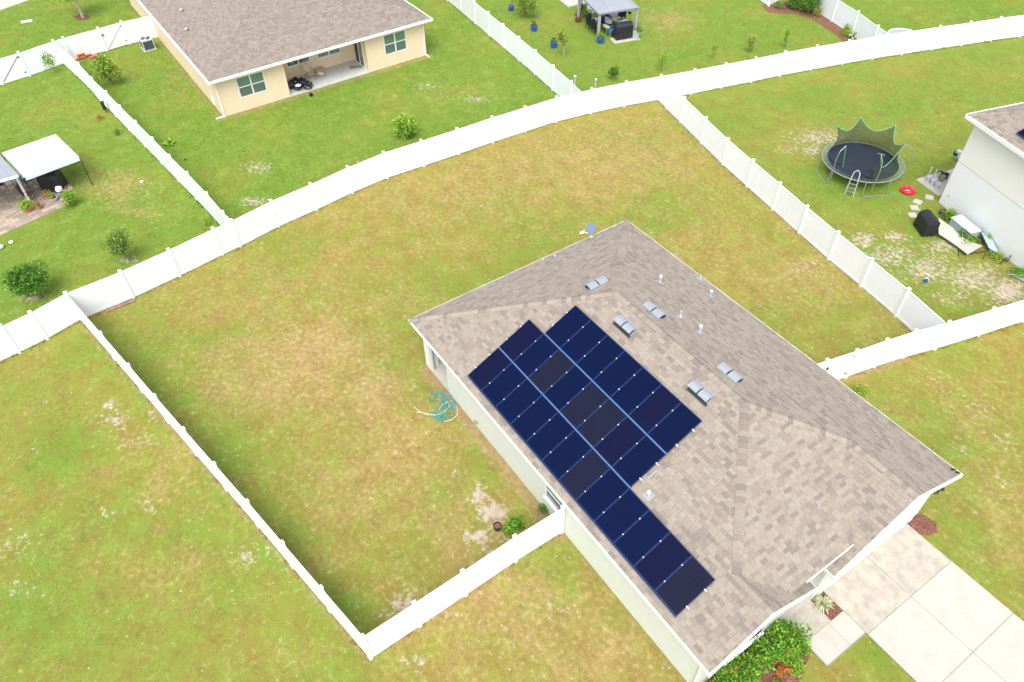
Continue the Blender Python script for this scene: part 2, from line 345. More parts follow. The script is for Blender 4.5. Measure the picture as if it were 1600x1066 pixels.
def W_(pts): return [(p.x, p.y) for p in fence_pts(pts)]
def G_(pts): return [(P(x, y).x, P(x, y).y) for x, y in pts]
for poly, l_, d_ in (
    (G_([(-400, 640), (-400, -150), (1700, -200), (2400, 1500), (-400, 1500)]), .5, .1),
    (W_(F_LOTL) + W_(F_BACK[:8])[::-1] + G_([(-300, 700), (-300, 100)]) + W_(F_TOPL)[:2], .98, 0),
    (W_(F_LOTL) + W_(F_BACK[8:17]) + W_(F_MID)[::-1] + G_([(560, -200), (240, -140), (220, 22)]), 1.05, 0),
    (G_([(-300, 80)]) + W_(F_TOPL) + W_(F_TOPM) + G_([(240, -140), (-300, -150)]), 1.1, 0),
    (W_(F_MID) + W_(F_BACK[17:27]) + W_(F_RR)[::-1] + G_([(900, -200)]), .93, 0),
    (W_(F_RR) + W_(F_BACK[26:]) + G_([(2000, -100), (1300, -200)]), .93, 0),
    (W_(F_BACK[19:]) + G_([(2100, 120), (2100, 350)]) + W_(F_FRONTR[5:])[::-1] + W_(F_RIGHT)[::-1], .68, .05),
    (W_(F_BACK[3:20]) + W_(F_RIGHT) + W_(F_FRONTR[:5])[::-1] + [(-3.8, 21), (-3.8, 9.5), (-11.2, 9.6)] + W_(F_FRONTL)[::-1] + W_(F_LEFT)[::-1], .30, .30),
    (W_(F_BACK[:4]) + W_(F_LEFT) + G_([(300, 1600), (-700, 1500)]), .48, .12),
    (W_(F_FRONTL) + [(-11.2, 9.6), (-3.8, 9.6), (6, 9.6)] + G_([(1100, 1700), (400, 1600)]), .28, .30),
    (W_(F_FRONTR) + G_([(2300, 700), (2300, 1500), (1500, 1500)]) + [(0, 13), (-3.8, 13), (-3.8, 21.3)], .42, .2)):
    YP.append((np.array(poly), l_, d_))
# soil strips
for run, wd, am in ((F_BACK[3:20], .22, .55), (F_LEFT, .5, .55), (F_FRONTL, .35, .5), (F_RIGHT, .3, .6), (F_FRONTR[:5], .45, .7), (F_MID, .25, .5), (F_LOTL, .18, .4)):
    pts = fence_pts(run)
    for a, b in zip(pts, pts[1:]): DIRT.append((a.x, a.y, b.x, b.y, wd, am))
DIRT += [(-21.3, 9.45, -11.2, 9.4, .55, .75), (-11, 9.4, -3.8, 9.4, .25, .5), (-21.5, 9.6, -21.5, 21, .25, .4), (-48.5, 9.6, -48.5, 25.3, .42, .65), (-48.8, 9.5, -65, 9.5, .3, .55), (-15.9, 39.4, -9, 37.5, .3, .5), (-3.4, 21.0, -2.6, 21.2, .4, .4)]

# ------------------------------------------------------------------ ground mesh
def axis(a, b, st, far):
    c = list(np.arange(a, b, st)); out = [b]; s = st
    while out[-1] < far: s *= 1.5; out.append(out[-1] + s)
    lo = [a - st]; s = st
    while lo[-1] > -far: s *= 1.5; lo.append(lo[-1] - s)
    return np.array(lo[::-1] + c + out)
xs = axis(-84, 8, .24, 1500); ys = axis(-22, 76, .24, 1500)
X, Y = np.meshgrid(xs, ys, indexing='ij'); nx, ny = X.shape
co = np.zeros((nx * ny, 3)); co[:, 0] = X.ravel(); co[:, 1] = Y.ravel()
I = np.arange(nx * ny).reshape(nx, ny)
q = np.stack([I[:-1, :-1], I[1:, :-1], I[1:, 1:], I[:-1, 1:]], -1).reshape(-1, 4)
def np_mesh(name, co, faces, mat_, attr=None):
    me = bpy.data.meshes.new(name); k = faces.shape[1]
    me.vertices.add(len(co)); me.vertices.foreach_set('co', co.astype(np.float32).ravel())
    me.loops.add(faces.size); me.loops.foreach_set('vertex_index', faces.astype(np.int32).ravel())
    me.polygons.add(len(faces)); me.polygons.foreach_set('loop_start', np.arange(0, faces.size, k, dtype=np.int32))
    me.update(calc_edges=True); me.materials.append(mat_)
    if attr is not None:
        a = me.attributes.new('ground', 'FLOAT_COLOR', 'POINT'); a.data.foreach_set('color', attr.astype(np.float32).ravel())
    return me
g = link('ground', np_mesh('ground', co, q, GRASS, ground_attr(co[:, 0], co[:, 1]))); tag(g, kind='structure')

# grass tufts over the part of the lawns that is in view
rs = np.random.RandomState(4)
def tufts(n, hmin, hmax, wid, seed, region, blades=4, spread=.6):
    rs = np.random.RandomState(seed)
    pts = region(n, rs); k = len(pts)
    A = ground_attr(pts[:, 0], pts[:, 1])
    keep = (rs.rand(k) > np.clip(A[:, 2] * 1.1, 0, .95)) & (rs.rand(k) > A[:, 3] * .8) & (rs.rand(k) > .35 * A[:, 1])
    for x0, x1, y0, y1 in NOGRASS: keep &= ~((pts[:, 0] > x0) & (pts[:, 0] < x1) & (pts[:, 1] > y0) & (pts[:, 1] < y1))
    for poly in NOGP: keep &= ~inside(poly, pts[:, 0], pts[:, 1])
    pts = pts[keep]; A = A[keep]; k = len(pts)
    n_ = k * blades
    base = np.repeat(pts, blades, 0) + rs.randn(n_, 2) * wid * spread
    h = (hmin + (hmax - hmin) * rs.rand(n_)) * np.repeat(.6 + .7 * A[:, 0], blades)
    an = rs.rand(n_) * 2 * np.pi; w2 = wid * (.5 + rs.rand(n_) * .6)
    dx, dy = np.cos(an), np.sin(an); ln = rs.randn(n_, 2) * .55
    co = np.zeros((n_, 3, 3))
    co[:, 0, 0] = base[:, 0] - dx * w2 / 2; co[:, 0, 1] = base[:, 1] - dy * w2 / 2
    co[:, 1, 0] = base[:, 0] + dx * w2 / 2; co[:, 1, 1] = base[:, 1] + dy * w2 / 2
    co[:, 2, 0] = base[:, 0] + ln[:, 0] * h; co[:, 2, 1] = base[:, 1] + ln[:, 1] * h; co[:, 2, 2] = h
    co[:, :2, 2] = -.004
    f = np.arange(n_ * 3).reshape(-1, 3)
    return np_mesh('grass', co.reshape(-1, 3), f, BLADE, np.repeat(A, blades * 3, 0))
NOGRASS = [(-21.7, -3.9, 9.45, 21.3), (-4.1, 9, 15.65, 20.5), (-4.2, -2.15, 13.7, 15.7), (-70, -48.7, 9.6, 25.4)]
NOGP = []
NOGP.append(np.array([[P(*a).x, P(*a).y] for a in [(0, 262), (55, 276), (77, 302), (108, 311), (108, 321), (0, 371), (-80, 420), (-120, 280)]]))
NOGP.append(np.array([[P(*a).x, P(*a).y] for a in [(1466, 316), (1600, 424), (1800, 400), (1700, 100)]]))
NOGP.append(np.array([[P(*a).x, P(*a).y] for a in [(0, 20), (60, -2), (-100, -40), (-200, 60)]]))
def vis_region(n, rs):
    px = rs.rand(n) * 1640 - 20; py = rs.rand(n) * 1106 - 20      # uniform in view = denser near the camera
    d = CFW[None] + CR[None] * ((px - 800) / CF)[:, None] - CU[None] * ((py - 533) / CF)[:, None]
    t = -CH / d[:, 2]; return (CC[None] + t[:, None] * d)[:, :2]
def vis_even(n, rs):
    x = rs.uniform(-80, 3, n); y = rs.uniform(-16, 72, n); p = np.stack([x, y, np.zeros(n)], 1) - CC
    z = p @ CFW; u = 800 + CF * (p @ CR) / z; v = 533 - CF * (p @ CU) / z
    k = (u > -30) & (u < 1630) & (v > -30) & (v < 1096); return np.stack([x[k], y[k]], 1)
tag(link('grass', tufts(170000, .02, .055, .035, 11, vis_even, 4, 2.2)), kind='stuff', label='short patchy lawn grass', cat='grass')
def edge_region(runs):
    def f(n, rs):
        out = []
        for run in runs:
            pts = fence_pts(run)
            for a, b in zip(pts, pts[1:]):
                k = int((b - a).length * 14); t = rs.rand(k); s = rs.choice([-1, 1], k) * (.03 + np.abs(rs.randn(k)) * .07)
                nrm = Vector((-(b - a).y, (b - a).x)).normalized()
                out.append(np.stack([a.x + (b.x - a.x) * t + nrm.x * s, a.y + (b.y - a.y) * t + nrm.y * s], 1))
        return np.concatenate(out)
    return f
tag(link('edge_grass', tufts(0, .07, .20, .03, 5, edge_region([F_BACK, F_LEFT, F_FRONTL, F_RIGHT, F_FRONTR, F_MID, F_LOTL]), 5)), kind='stuff', label='taller grass left uncut along the white fences', cat='grass')

# ------------------------------------------------------------------ fences
def fence_panel(mb, a, b, h=1.72):
    d = (b - a); d.z = 0; L = d.length; ux = d.normalized(); n = Vector((-ux.y, ux.x, 0))
    nb = max(1, round(L / .2)); st = L / nb
    q = Matrix(((ux.x, n.x, 0, 0), (ux.y, n.y, 0, 0), (0, 0, 1, 0), (0, 0, 0, 1)))
    for i in range(nb):       # boards with a recessed joint
        mb.box(i * st + .004, (i + 1) * st - .004, -.012, .012, .16, h - .09, 0, q)
    mb.box(0, L, -.007, .007, .15, h - .08, 0, q)
    return q, L
def fence(label, tops, rz=None, skip_first=False, skip_last=False, gates=(), z=1.83):
    pts = fence_pts(tops, z)
    for p in pts: p.z = 0
    root = thing('white_fence', label, 'fence', pts[0], 0, 'white vinyl privacy fences')
    o0 = pts[0].copy()
    for i, p in enumerate(pts):
        if (i == 0 and skip_first) or (i == len(pts) - 1 and skip_last): continue
        po = link('post', FPOST, root, p - o0)
        link('post_cap', FCAP, po, (0, 0, 1.80))
        j = min(i, len(pts) - 2); d = pts[j + 1] - pts[j]; po.rotation_euler.z = math.atan2(d.y, d.x)
    for i in range(len(pts) - 1):
        a, b = pts[i], pts[i + 1]; ux = (b - a).normalized(); a2 = a + ux * .06; b2 = b - ux * .06
        if (b2 - a2).length < .08: continue
        mb = MB(); q, L = fence_panel(mb, a2, b2)
        g_ = i in gates
        pn = mb.build('gate' if g_ else 'panel', VINYL, root, a2 - o0)
        r1 = MB().box(0, L, -.022, .022, 1.63, 1.72, 0, q).build('top_rail', VINYL, pn)
        r2 = MB().box(0, L, -.022, .022, .05, .165, 0, q).build('bottom_rail', VINYL, pn)
        if g_:
            dark = gates[i]
            MB().bar(q @ Vector((.08, -.035, .2)), q @ Vector((L - .08, -.035, 1.6)), .03 if dark else .05, .02, 0).build('brace', BLACKM if dark else VINYL, pn)
            MB().box(.02, .14, -.06, -.024, 1.15, 1.27, 0, q).build('latch', BLACKM, pn)
            for zz in (.35, 1.45): MB().box(L - .16, L - .01, -.04, -.024, zz, zz + .06, 0, q).build('hinge', BLACKM if dark else GREYM, pn)
    return root
FPOST = MB().box(-.064, .064, -.064, .064, 0, 1.80).build('post_src', VINYL); fp = FPOST; FPOST = fp.data; bpy.data.objects.remove(fp)
cm = MB(); cm.box(-.078, .078, -.078, .078, 0, .035)
for i in range(4):
    c = [(-.078, -.078), (.078, -.078), (.078, .078), (-.078, .078)]; a, b = c[i], c[(i + 1) % 4]
    cm.poly([(a[0], a[1], .036), (b[0], b[1], .036), (0, 0, .085)])
fp = cm.build('cap_src', VINYL); FCAP = fp.data; bpy.data.objects.remove(fp)
FPOST.name = 'fence_post'; FCAP.name = 'fence_post_cap'

fence('long bending white vinyl fence behind the brown lawn, from left edge to right edge', F_BACK)
fence('white vinyl fence seen almost edge on, along the left side of the brown lawn', F_LEFT, skip_first=True)
fence('short white vinyl fence joining the wall of the solar panelled house at lower centre', F_FRONTL, skip_first=True)
fence('white vinyl fence between the brown lawn and the trampoline yard', F_RIGHT, skip_first=True, skip_last=True)
fence('white vinyl fence with a gate running right from the solar panelled house', F_FRONTR, skip_first=True, gates={1: False})
fence('narrow looking white vinyl fence between the canopy tent yard and the peach house yard', F_LOTL, skip_first=True, skip_last=True)
fence('white vinyl fence with a dark braced gate at the upper left edge', F_TOPL, gates={1: True})
fence('white vinyl fence with a gate beside the air conditioner of the peach house', F_TOPM, skip_first=True, skip_last=True, gates={2: False})
fence('white vinyl fence between the peach house lawn and the gazebo yard', F_MID, skip_last=True)
fence('short white vinyl fence beside the round hedge bush at the upper right', F_RR, skip_last=True)
fence('bit of white vinyl fence at the top edge left of the hedge', [(1180, -44), (1209, -26), (1247, -46)], skip_last=True)

# ------------------------------------------------------------------ roofs
def clip(poly, cl):          # Sutherland-Hodgman, cl convex counterclockwise
    out = poly
    n = len(cl)
    for i in range(n):
        a, b = cl[i], cl[(i + 1) % n]; inp = out; out = []
        if not inp: return []
        def sd_(p): return (b[0] - a[0]) * (p[1] - a[1]) - (b[1] - a[1]) * (p[0] - a[0])
        for j in range(len(inp)):
            p, q_ = inp[j], inp[(j + 1) % len(inp)]; sp_, sq = sd_(p), sd_(q_)
            if sp_ >= -1e-9: out.append(p)
            if (sp_ > 1e-9 and sq < -1e-9) or (sp_ < -1e-9 and sq > 1e-9):
                t = sp_ / (sp_ - sq); out.append((p[0] + (q_[0] - p[0]) * t, p[1] + (q_[1] - p[1]) * t))
    return out
def area(p): return .5 * sum(p[i][0] * p[(i + 1) % len(p)][1] - p[(i + 1) % len(p)][0] * p[i][1] for i in range(len(p)))
class Roof:
    def __init__(s, mats, parent, seed=1): s.mb = MB(); s.mats = mats; s.parent = parent; s.rnd = random.Random(seed); s.single = []; s.deck = MB()
    def face(s, O, e, z0, pitch, polys, L, ex=.143, tex_w=(.20, .42), a0=-.6, singles=False):
        """O eave origin (plan), e eave direction, up direction = e turned left; polys in plan coordinates"""
        O = Vector(O); e = Vector(e).normalized(); bd = Vector((-e.y, e.x)); k = math.hypot(1, pitch)
        ex_b = ex / k
        P3 = lambda a, b, l: (O.x + e.x * a + bd.x * b - pitch * bd.x * l / k, O.y + e.y * a + bd.y * b - pitch * bd.y * l / k, z0 + pitch * b + l / k)
        cps = []
        for poly in polys:
            c = [((Vector(p) - O).dot(e), (Vector(p) - O).dot(bd)) for p in poly]
            if area(c) < 0: c = c[::-1]
            cps.append(c); s.deck.poly([P3(a, b, -.004) for a, b in c])
        bmax = max(b for c in cps for a, b in c); amin = min(a for c in cps for a, b in c); amax = max(a for c in cps for a, b in c)
        r = s.rnd; nrow = int(bmax / ex_b) + 1
        for row in range(nrow):
            a = amin - r.random() * .4; b0 = row * ex_b; b1 = b0 + ex_b
            while a < amax:
                w_ = r.choice((.18, .24, .30, .38, .30, .24)); t = r.choice((0, 0, 1, 1, 2, 2, 3, 4, 5, 5, 0, 1)); hh = .010 + r.choice((0, .003, .006))
                if row % 1 == 0:
                    sq = [(a + .003, b0), (a + w_ - .003, b0), (a + w_ - .003, b1 + .004), (a + .003, b1 + .004)]
                    for c in cps:
                        cp = clip(sq, c)
                        if len(cp) < 3 or area(cp) < .0006: continue
                        full = area(cp) > .999 * area(sq)
                        pts = [P3(pa, pb, hh * (1 - (pb - b0) / (ex_b * 1.12))) for pa, pb in cp]
                        if full and singles:
                            ctr = np.array(pts).mean(0); dep = float((ctr - CC) @ CFW)
                            s.single.append((dep, pts, t, hh, P3, sq, (w_, t, round(hh, 3)), e, bd, pitch)); continue
                        s.mb.poly(pts, t)
                        for i in range(len(cp)):
                            p1, p2 = cp[i], cp[(i + 1) % len(cp)]
                            if abs(p1[1] - b0) < 1e-6 and abs(p2[1] - b0) < 1e-6:
                                s.mb.poly([P3(p1[0], p1[1], -.003), P3(p2[0], p2[1], -.003), P3(p2[0], p2[1], hh), P3(p1[0], p1[1], hh)], t)
                a += w_
    def finish(s, root, nmax=300, name='shingles'):
        s.single.sort(key=lambda x: x[0])
        cache = {}
        for n, (dep, pts, t, hh, P3, sq, key, e, bd, pitch) in enumerate(s.single):
            if n < nmax:
                c0 = Vector(pts[0]); kk = key + (round(e.x, 3), round(e.y, 3), round(pitch, 3))
                if kk not in cache:
                    mb = MB(); mb.poly([Vector(p) - c0 for p in pts])
                    b0 = sq[0][1]
                    mb.poly([Vector(P3(sq[0][0], b0, -.003)) - c0, Vector(P3(sq[1][0], b0, -.003)) - c0, Vector(pts[1]) - c0, Vector(pts[0]) - c0])
                    for i0, i1 in ((1, 2), (3, 0)):
                        mb.poly([Vector(P3(sq[i0][0], sq[i0][1], -.003)) - c0, Vector(P3(sq[i1][0], sq[i1][1], -.003)) - c0, Vector(pts[i1]) - c0, Vector(pts[i0]) - c0])
                    o = mb.build('shingle', s.mats[t], root, c0); cache[kk] = o.data
                else: link('shingle', cache[kk], root, c0)
            else:
                s.mb.poly(pts, t); b0 = sq[0][1]
                s.mb.poly([P3(sq[0][0], b0, -.003), P3(sq[1][0], b0, -.003), pts[1], pts[0]], t)
        o = s.mb.build(name, s.mats, root); tag(o, kind='stuff')
        return o
def ridge_caps(root, a, b, da, db, mats, wd=.165, ex=.20, seed=0):
    """cap shingles folded over a hip or ridge from a (low) to b (high); da, db: unit vectors lying in the two roof planes, pointing down and away from the ridge"""
    r = random.Random(seed); a = Vector(a); b = Vector(b); d = b - a; L = d.length; d.normalize(); n = int(L / ex)
    up = Vector((0, 0, 1)); cache = {}
    for i in range(n):
        t = r.choice((0, 1, 2, 3, 4, 5, 0, 5, 1)); o_ = a + d * (i * L / n) 
        if t not in cache:
            l1 = .048; l2 = .034; mb = MB(); st = L / n + .01
            p = [up * l1 - d * 0, up * l2 + d * st, da * wd + up * (l2 * .4) + d * st, da * wd + up * (l1 * .7), db * wd + up * (l2 * .4) + d * st, db * wd + up * (l1 * .7)]
            mb.poly([p[0], p[1], p[2], p[3]]); mb.poly([p[0], p[5], p[4], p[1]])
            mb.poly([p[0], p[3], da * wd - up * .004, up * 0]); mb.poly([p[0], up * 0, db * wd - up * .004, p[5]])
            mb.poly([p[3], p[2], da * wd - up * .006 + d * st, da * wd - up * .006]); mb.poly([p[4], p[5], db * wd - up * .006, db * wd - up * .006 + d * st])
            cache[t] = mb.build('ridge_shingle', mats[t], root, o_).data
        else: link('ridge_shingle', cache[t], root, o_)

# main house --------------------------------------------------------------------------------
house = thing('bungalow', 'single storey pale green house with tan shingle hip roof carrying the solar array', 'house', (0, 0, 0))
roof = MB()
HR = Roof(SH_TAN, house, 3)
hv = lambda u, v: (U0 + u, V0 + v)
c1 = WW / 2; c2 = GW / 2
left = [[hv(0, 0), hv(LW, 0), hv(LW, c1), hv(c1, c1)], [hv(c1, c1), hv(LF - c1, c1), hv(LF - W / 2, W / 2), hv(W / 2, W / 2)]]
HR.face(hv(0, 0), (1, 0), HE, PT, left, LW, singles=True)
HR.face(hv(0, W), (0, -1), HE, PT, [[hv(0, 0), hv(0, W), hv(W / 2, W / 2)]], W)
right = [[hv(0, W), hv(LG, W), hv(LG, W - c2), hv(c2, W - c2)], [hv(c2, W - c2), hv(LF - c2, W - c2), hv(LF - W / 2, W / 2), hv(W / 2, W / 2)]]
HR.face(hv(LG, W), (-1, 0), HE, PT, right, LG)
HR.face(hv(LW, WW), (-1, 0), HE, PT, [[hv(LF - c1, c1), hv(LW, c1), hv(LW, LW - LF + WW)], [hv(17.3, 17.3 - LF + WW), hv(LW, LW - LF + WW), hv(LW, WW), hv(17.3, WW)]], 3)
HR.face(hv(15, W - GW), (1, 0), HE, PT, [[hv(LF - c2, W - c2), hv(LG, W - c2), hv(LG, LF - LG + W - GW)], [hv(17.3, LF - 17.3 + W - GW), hv(LG, LF - LG + W - GW), hv(LG, W - GW), hv(17.3, W - GW)]], 3)
zme = HE + PT * (LF - ME)
HR.face(hv(ME, 3), (0, 1), zme, PT, [[hv(LF - W / 2, W / 2), hv(LF - c1, c1), hv(ME, ME - LF + WW), hv(ME, W - GW + LF - ME), hv(LF - c2, W - c2)]], 3, singles=True)
hroof = HR.deck.build('roof', DECK, house)
HR.finish(hroof, 300)
kk = math.hypot(1, PT)
dL = Vector((0, -1, -PT)) / kk; dR = Vector((0, 1, -PT)) / kk; dB = Vector((-1, 0, -PT)) / kk; dF = Vector((1, 0, -PT)) / kk
apB = H(W / 2, W / 2, HE + PT * W / 2); apF = H(LF - W / 2, W / 2, HE + PT * W / 2)
def perp(d1, d2, axis_):   # directions across the hip
    axis_ = axis_.normalized(); return (d1 - axis_ * d1.dot(axis_)).normalized(), (d2 - axis_ * d2.dot(axis_)).normalized()
for a, b, d1, d2, sd_ in ((H(0, 0, HE), apB, dL, dB, 1), (H(0, W, HE), apB, dB, dR, 2), (apF, apB, dL, dR, 3), (H(LF - c1, c1, HE + PT * c1), apF, dL, dF, 4),
                     (H(LF - c2, W - c2, HE + PT * c2), apF, dR, dF, 5), (H(LG, W - c2, HE + PT * c2), H(LF - c2, W - c2, HE + PT * c2), dR, dL, 6), (H(LW, c1, HE + PT * c1), H(LF - c1, c1, HE + PT * c1), dL, dR, 7)):
    e1, e2 = perp(d1, d2, b - a); ridge_caps(hroof, a, b, e1, e2, SH_TAN, ex=.2, seed=sd_)
# fascia, soffit
fb = .16
def eave_board(a, b, nrm, z, name='fascia', h=.16, parent=house, t=.05, m_=WHITE):
    a = Vector(a); b = Vector(b); q0 = Vector(nrm).normalized()
    mb = MB(); p = [a, b, b + q0 * t, a + q0 * t]
    pr = [(x.x, x.y) for x in p]
    if area(pr) < 0: pr = pr[::-1]
    mb.prism(pr, z - h, z + .004); return mb.build(name, m_, parent)
zf = HE - .004
eave_board(hv(0, 0), hv(LW, 0), (0, -1), zf, h=.14, t=.035); eave_board(hv(0, -.035), hv(0, W + .035), (-1, 0), zf, h=.14, t=.035); eave_board(hv(0, W), hv(LG, W), (0, 1), zf, h=.14, t=.035)
eave_board(hv(ME, 4.25), hv(ME, W - GW + LF - ME), (1, 0), zme - .004, t=.03, h=.12)
eave_board(hv(17.3, WW), hv(LW, WW), (0, 1), zf, t=.03); eave_board(hv(17.3, W - GW), hv(LG, W - GW), (0, -1), zf, t=.03)
def rake(u, va, vb, vm, t=.06):        # two sloping boards in front of a gable
    for v in (va, vb):
        mb = MB(); z1 = HE; z2 = HE + PT * abs(vm - v)
        v_ = v - .04 if v == va else v + .04; z1_ = z1 - PT * .04
        A = [H(u, v_, z1_ + .012), H(u, vm, z2 + .012), H(u, vm, z2 - .17), H(u, v_, z1_ - .17)]; Bq = [p + Vector((t, 0, 0)) for p in A]
        mb.poly(A); mb.poly(Bq[::-1])
        for i in range(4): mb.poly([A[i], A[(i + 1) % 4], Bq[(i + 1) % 4], Bq[i]])
        mb.build('rake_board', WHITE, house)
rake(LW, 0, WW, c1); rake(LG, W - GW, W, W - c2)
# walls
OV = .35; WH = 2.68
def wallseg(mb, p0, p1, th, z0, z1, openings=()):   # p0->p1 in plan, thickness to the left; openings (s0,s1,z0,z1)
    p0 = Vector(p0); p1 = Vector(p1); d = p1 - p0; L = d.length; d.normalize(); n = Vector((-d.y, d.x))
    q = Matrix(((d.x, n.x, 0, p0.x), (d.y, n.y, 0, p0.y), (0, 0, 1, 0), (0, 0, 0, 1)))
    s = 0
    for a, b, c, e in sorted(openings):
        mb.box(s, a, 0, th, z0, z1, 0, q)
        if c > z0 + .01: mb.box(a, b, 0, th, z0, c, 0, q)
        if e < z1 - .01: mb.box(a, b, 0, th, e, z1, 0, q)
        s = b
    mb.box(s, L, 0, th, z0, z1, 0, q); return q
def window(parent, q, a, b, z0, z1, cols=1, glass=GLASS, sill=True, hung=True, fr=.06):
    f = MB()
    f.box(a, b, -.02, .08, z0, z0 + fr, 0, q); f.box(a, b, -.02, .08, z1 - fr, z1, 0, q)
    f.box(a, a + fr, -.018, .078, z0 + fr, z1 - fr, 0, q); f.box(b - fr, b, -.018, .078, z0 + fr, z1 - fr, 0, q)
    w_ = (b - a) / cols
    for i in range(1, cols): f.box(a + w_ * i - .045, a + w_ * i + .045, -.015, .075, z0 + fr, z1 - fr, 0, q)
    fo = f.build('window', WHITE, parent)
    for i in range(cols):
        x0 = a + w_ * i + (.045 if i else fr); x1 = a + w_ * (i + 1) - (.045 if i < cols - 1 else fr)
        zm = (z0 + z1) / 2
        if hung:
            MB().box(x0, x1, .0, .045, zm - .03, zm + .03, 0, q).build('meeting_rail', WHITE, fo)
            MB().box(x0, x1, .03, .04, z0 + fr, zm - .03, 0, q).build('pane', glass, fo); MB().box(x0, x1, .015, .025, zm + .03, z1 - fr, 0, q).build('pane', GLASSG if glass is GLASS else glass, fo)
        else: MB().box(x0, x1, .02, .03, z0 + fr, z1 - fr, 0, q).build('pane', glass, fo)
    if sill: MB().box(a - .06, b + .06, -.07, .0, z0 - .06, z0, 0, q).build('sill', WHITE, fo)
    return fo
x0w, x1w, x2w = U0 + OV, U0 + LW - OV, U0 + LG - OV
y0w, y1w = V0 + OV, V0 + W - OV
lanx, lany = -19.55, 12.6                    # covered porch at the rear left corner
mb = MB()
q = wallseg(mb, (lanx, y0w), (x1w - .202, y0w), .2, 0, WH, [(lanx * -1 + -12.36, lanx * -1 - 11.25, .9, 2.05)])
mb.build('wall', WALL, house)
window(house, q, -lanx - 12.36, -lanx - 11.25, .9, 2.05)
mb = MB(); wallseg(mb, (x0w, y1w), (x0w, lany), .2, 0, WH); wallseg(mb, (x2w - .202, y1w), (x0w, y1w), .2, 0, WH); mb.build('wall', WALL, house)
mb = MB(); wallseg(mb, (lanx + .0, lany), (lanx, y0w + .2), .2, 0, WH); wallseg(mb, (x0w + .2, lany), (lanx + .2, lany), .2, 0, WH); mb.build('porch_wall', WALLW, house)
MB().box(x0w, lanx, y0w, lany, 0, .09).build('porch_slab', CONC, house)
MB().box(x0w, x0w + .42, y0w, y0w + .42, .09, 2.35).build('porch_column', WALLW, house)
mb = MB(); mb.box(x0w, lanx - .002, y0w + .001, y0w + .2, 2.35, WH); mb.box(x0w + .001, x0w + .2, y0w + .2, lany - .002, 2.35, WH); mb.build('porch_beam', WALLW, house)
MB().box(x0w + .42, x0w + .52, y0w + .12, y0w + .2, .09, 2.35).build('screen_post', GREYM, house)
# front walls: left wing, entry, garage
def gable_wall(u, va, vb, vm, zlow, mb, t=.2):
    zt = lambda v: HE - .12 + PT * (abs(vm - va) - abs(v - vm)) - PT * 0
    A = [H(u, va, 0), H(u, vb, 0), H(u, vb, zt(vb)), H(u, vm, zt(vm)), H(u, va, zt(va))]
    Bq = [p - Vector((t, 0, 0)) for p in A]; mb.poly(A); mb.poly(Bq[::-1])
    for i in range(5): mb.poly([A[i], Bq[i], Bq[(i + 1) % 5], A[(i + 1) % 5]])
uw, ug = LW - OV, LG - OV
mb = MB(); gable_wall(uw, OV, WW - OV, c1, 0, mb); mb.build('wall', WALL, house)
mb = MB(); gable_wall(ug, W - GW + OV, W - OV, W - c2, 0, mb); mb.build('wall', WALL, house)
yq = lambda v: V0 + v
mb = MB(); mb.box(U0 + 15.9, U0 + uw - .2, yq(WW - OV - .2), yq(WW - OV), 0, WH); mb.box(U0 + 15.9, U0 + ug - .2, yq(W - GW + OV), yq(W - GW + OV + .2), 0, WH); mb.box(U0 + 15.7, U0 + 15.9, yq(WW - OV - .2), yq(W - GW + OV + .2), 0, 3.1)
mb.build('entry_wall', WALLW, house)
MB().box(U0 + 15.9, U0 + 17.8, yq(WW - OV), yq(W - GW + OV), 0, .10).build('entry_slab', CONC, house)
d_ = MB().box(U0 + 15.9, U0 + 15.94, yq(4.55), yq(5.48), .1, 2.15).build('front_door', WHITE, house)
MB().box(U0 + 15.94, U0 + 16.0, yq(5.36), yq(5.40), 1.0, 1.12).build('handle', BLACKM, d_)
gq = Matrix(((0, -1, 0, U0 + ug), (1, 0, 0, V0), (0, 0, 1, 0), (0, 0, 0, 1)))
gd = MB()
for r_ in range(4):
    gd.box(W - GW + .95, W - .95, -.03, -.004, .03 + r_ * .545, .03 + r_ * .545 + .535, 0, gq)
gdo = gd.build('garage_door', WHITE, house)
pn = MB()
for r_ in range(4):
    for c_ in range(8):
        a_ = W - GW + 1.03 + c_ * .605; pn.box(a_, a_ + .50, -.045, -.03, .12 + r_ * .545, .46 + r_ * .545, 0, gq)
pn.build('raised_panels', WHITE, gdo)
MB().box(W - GW + .80, W - GW + .95, -.05, 0, 0, 2.35, 0, gq).box(W - .95, W - .80, -.05, 0, 0, 2.35, 0, gq).box(W - GW + .80, W - .80, -.052, 0, 2.22, 2.36, 0, gq).build('garage_door_trim', WHITE, house)
wq = Matrix(((0, -1, 0, U0 + uw), (1, 0, 0, V0), (0, 0, 1, 0), (0, 0, 0, 1)))
wf = window(house, wq, 1.45, 3.2, .75, 2.2, 2, DARK, sill=True)
wf.location = (.03, 0, 0)
mb = MB().box(U0 + ug + .0, U0 + ug + .22, yq(W - .72), yq(W - .58), 1.95, 2.3); mb.build('wall_lamp', BLACKM, house)
mb = MB().box(U0 + ug, U0 + ug + .2, yq(W - GW + .52), yq(W - GW + .66), 1.95, 2.3); mb.build('wall_lamp', BLACKM, house)
fc = P(1464, 763, 2.75)
mb = MB(); mb.tube([fc + Vector((-.15, 0, .1)), fc, fc + Vector((.1, .02, -.05))], .05, 8); mb.tube([fc + Vector((0, .12, 0)), fc + Vector((.15, .2, -.08))], .07, 8); mb.tube([fc + Vector((0, -.12, 0)), fc + Vector((.12, -.2, -.08))], .06, 8)
mb.build('floodlight', [BLACKM], house)
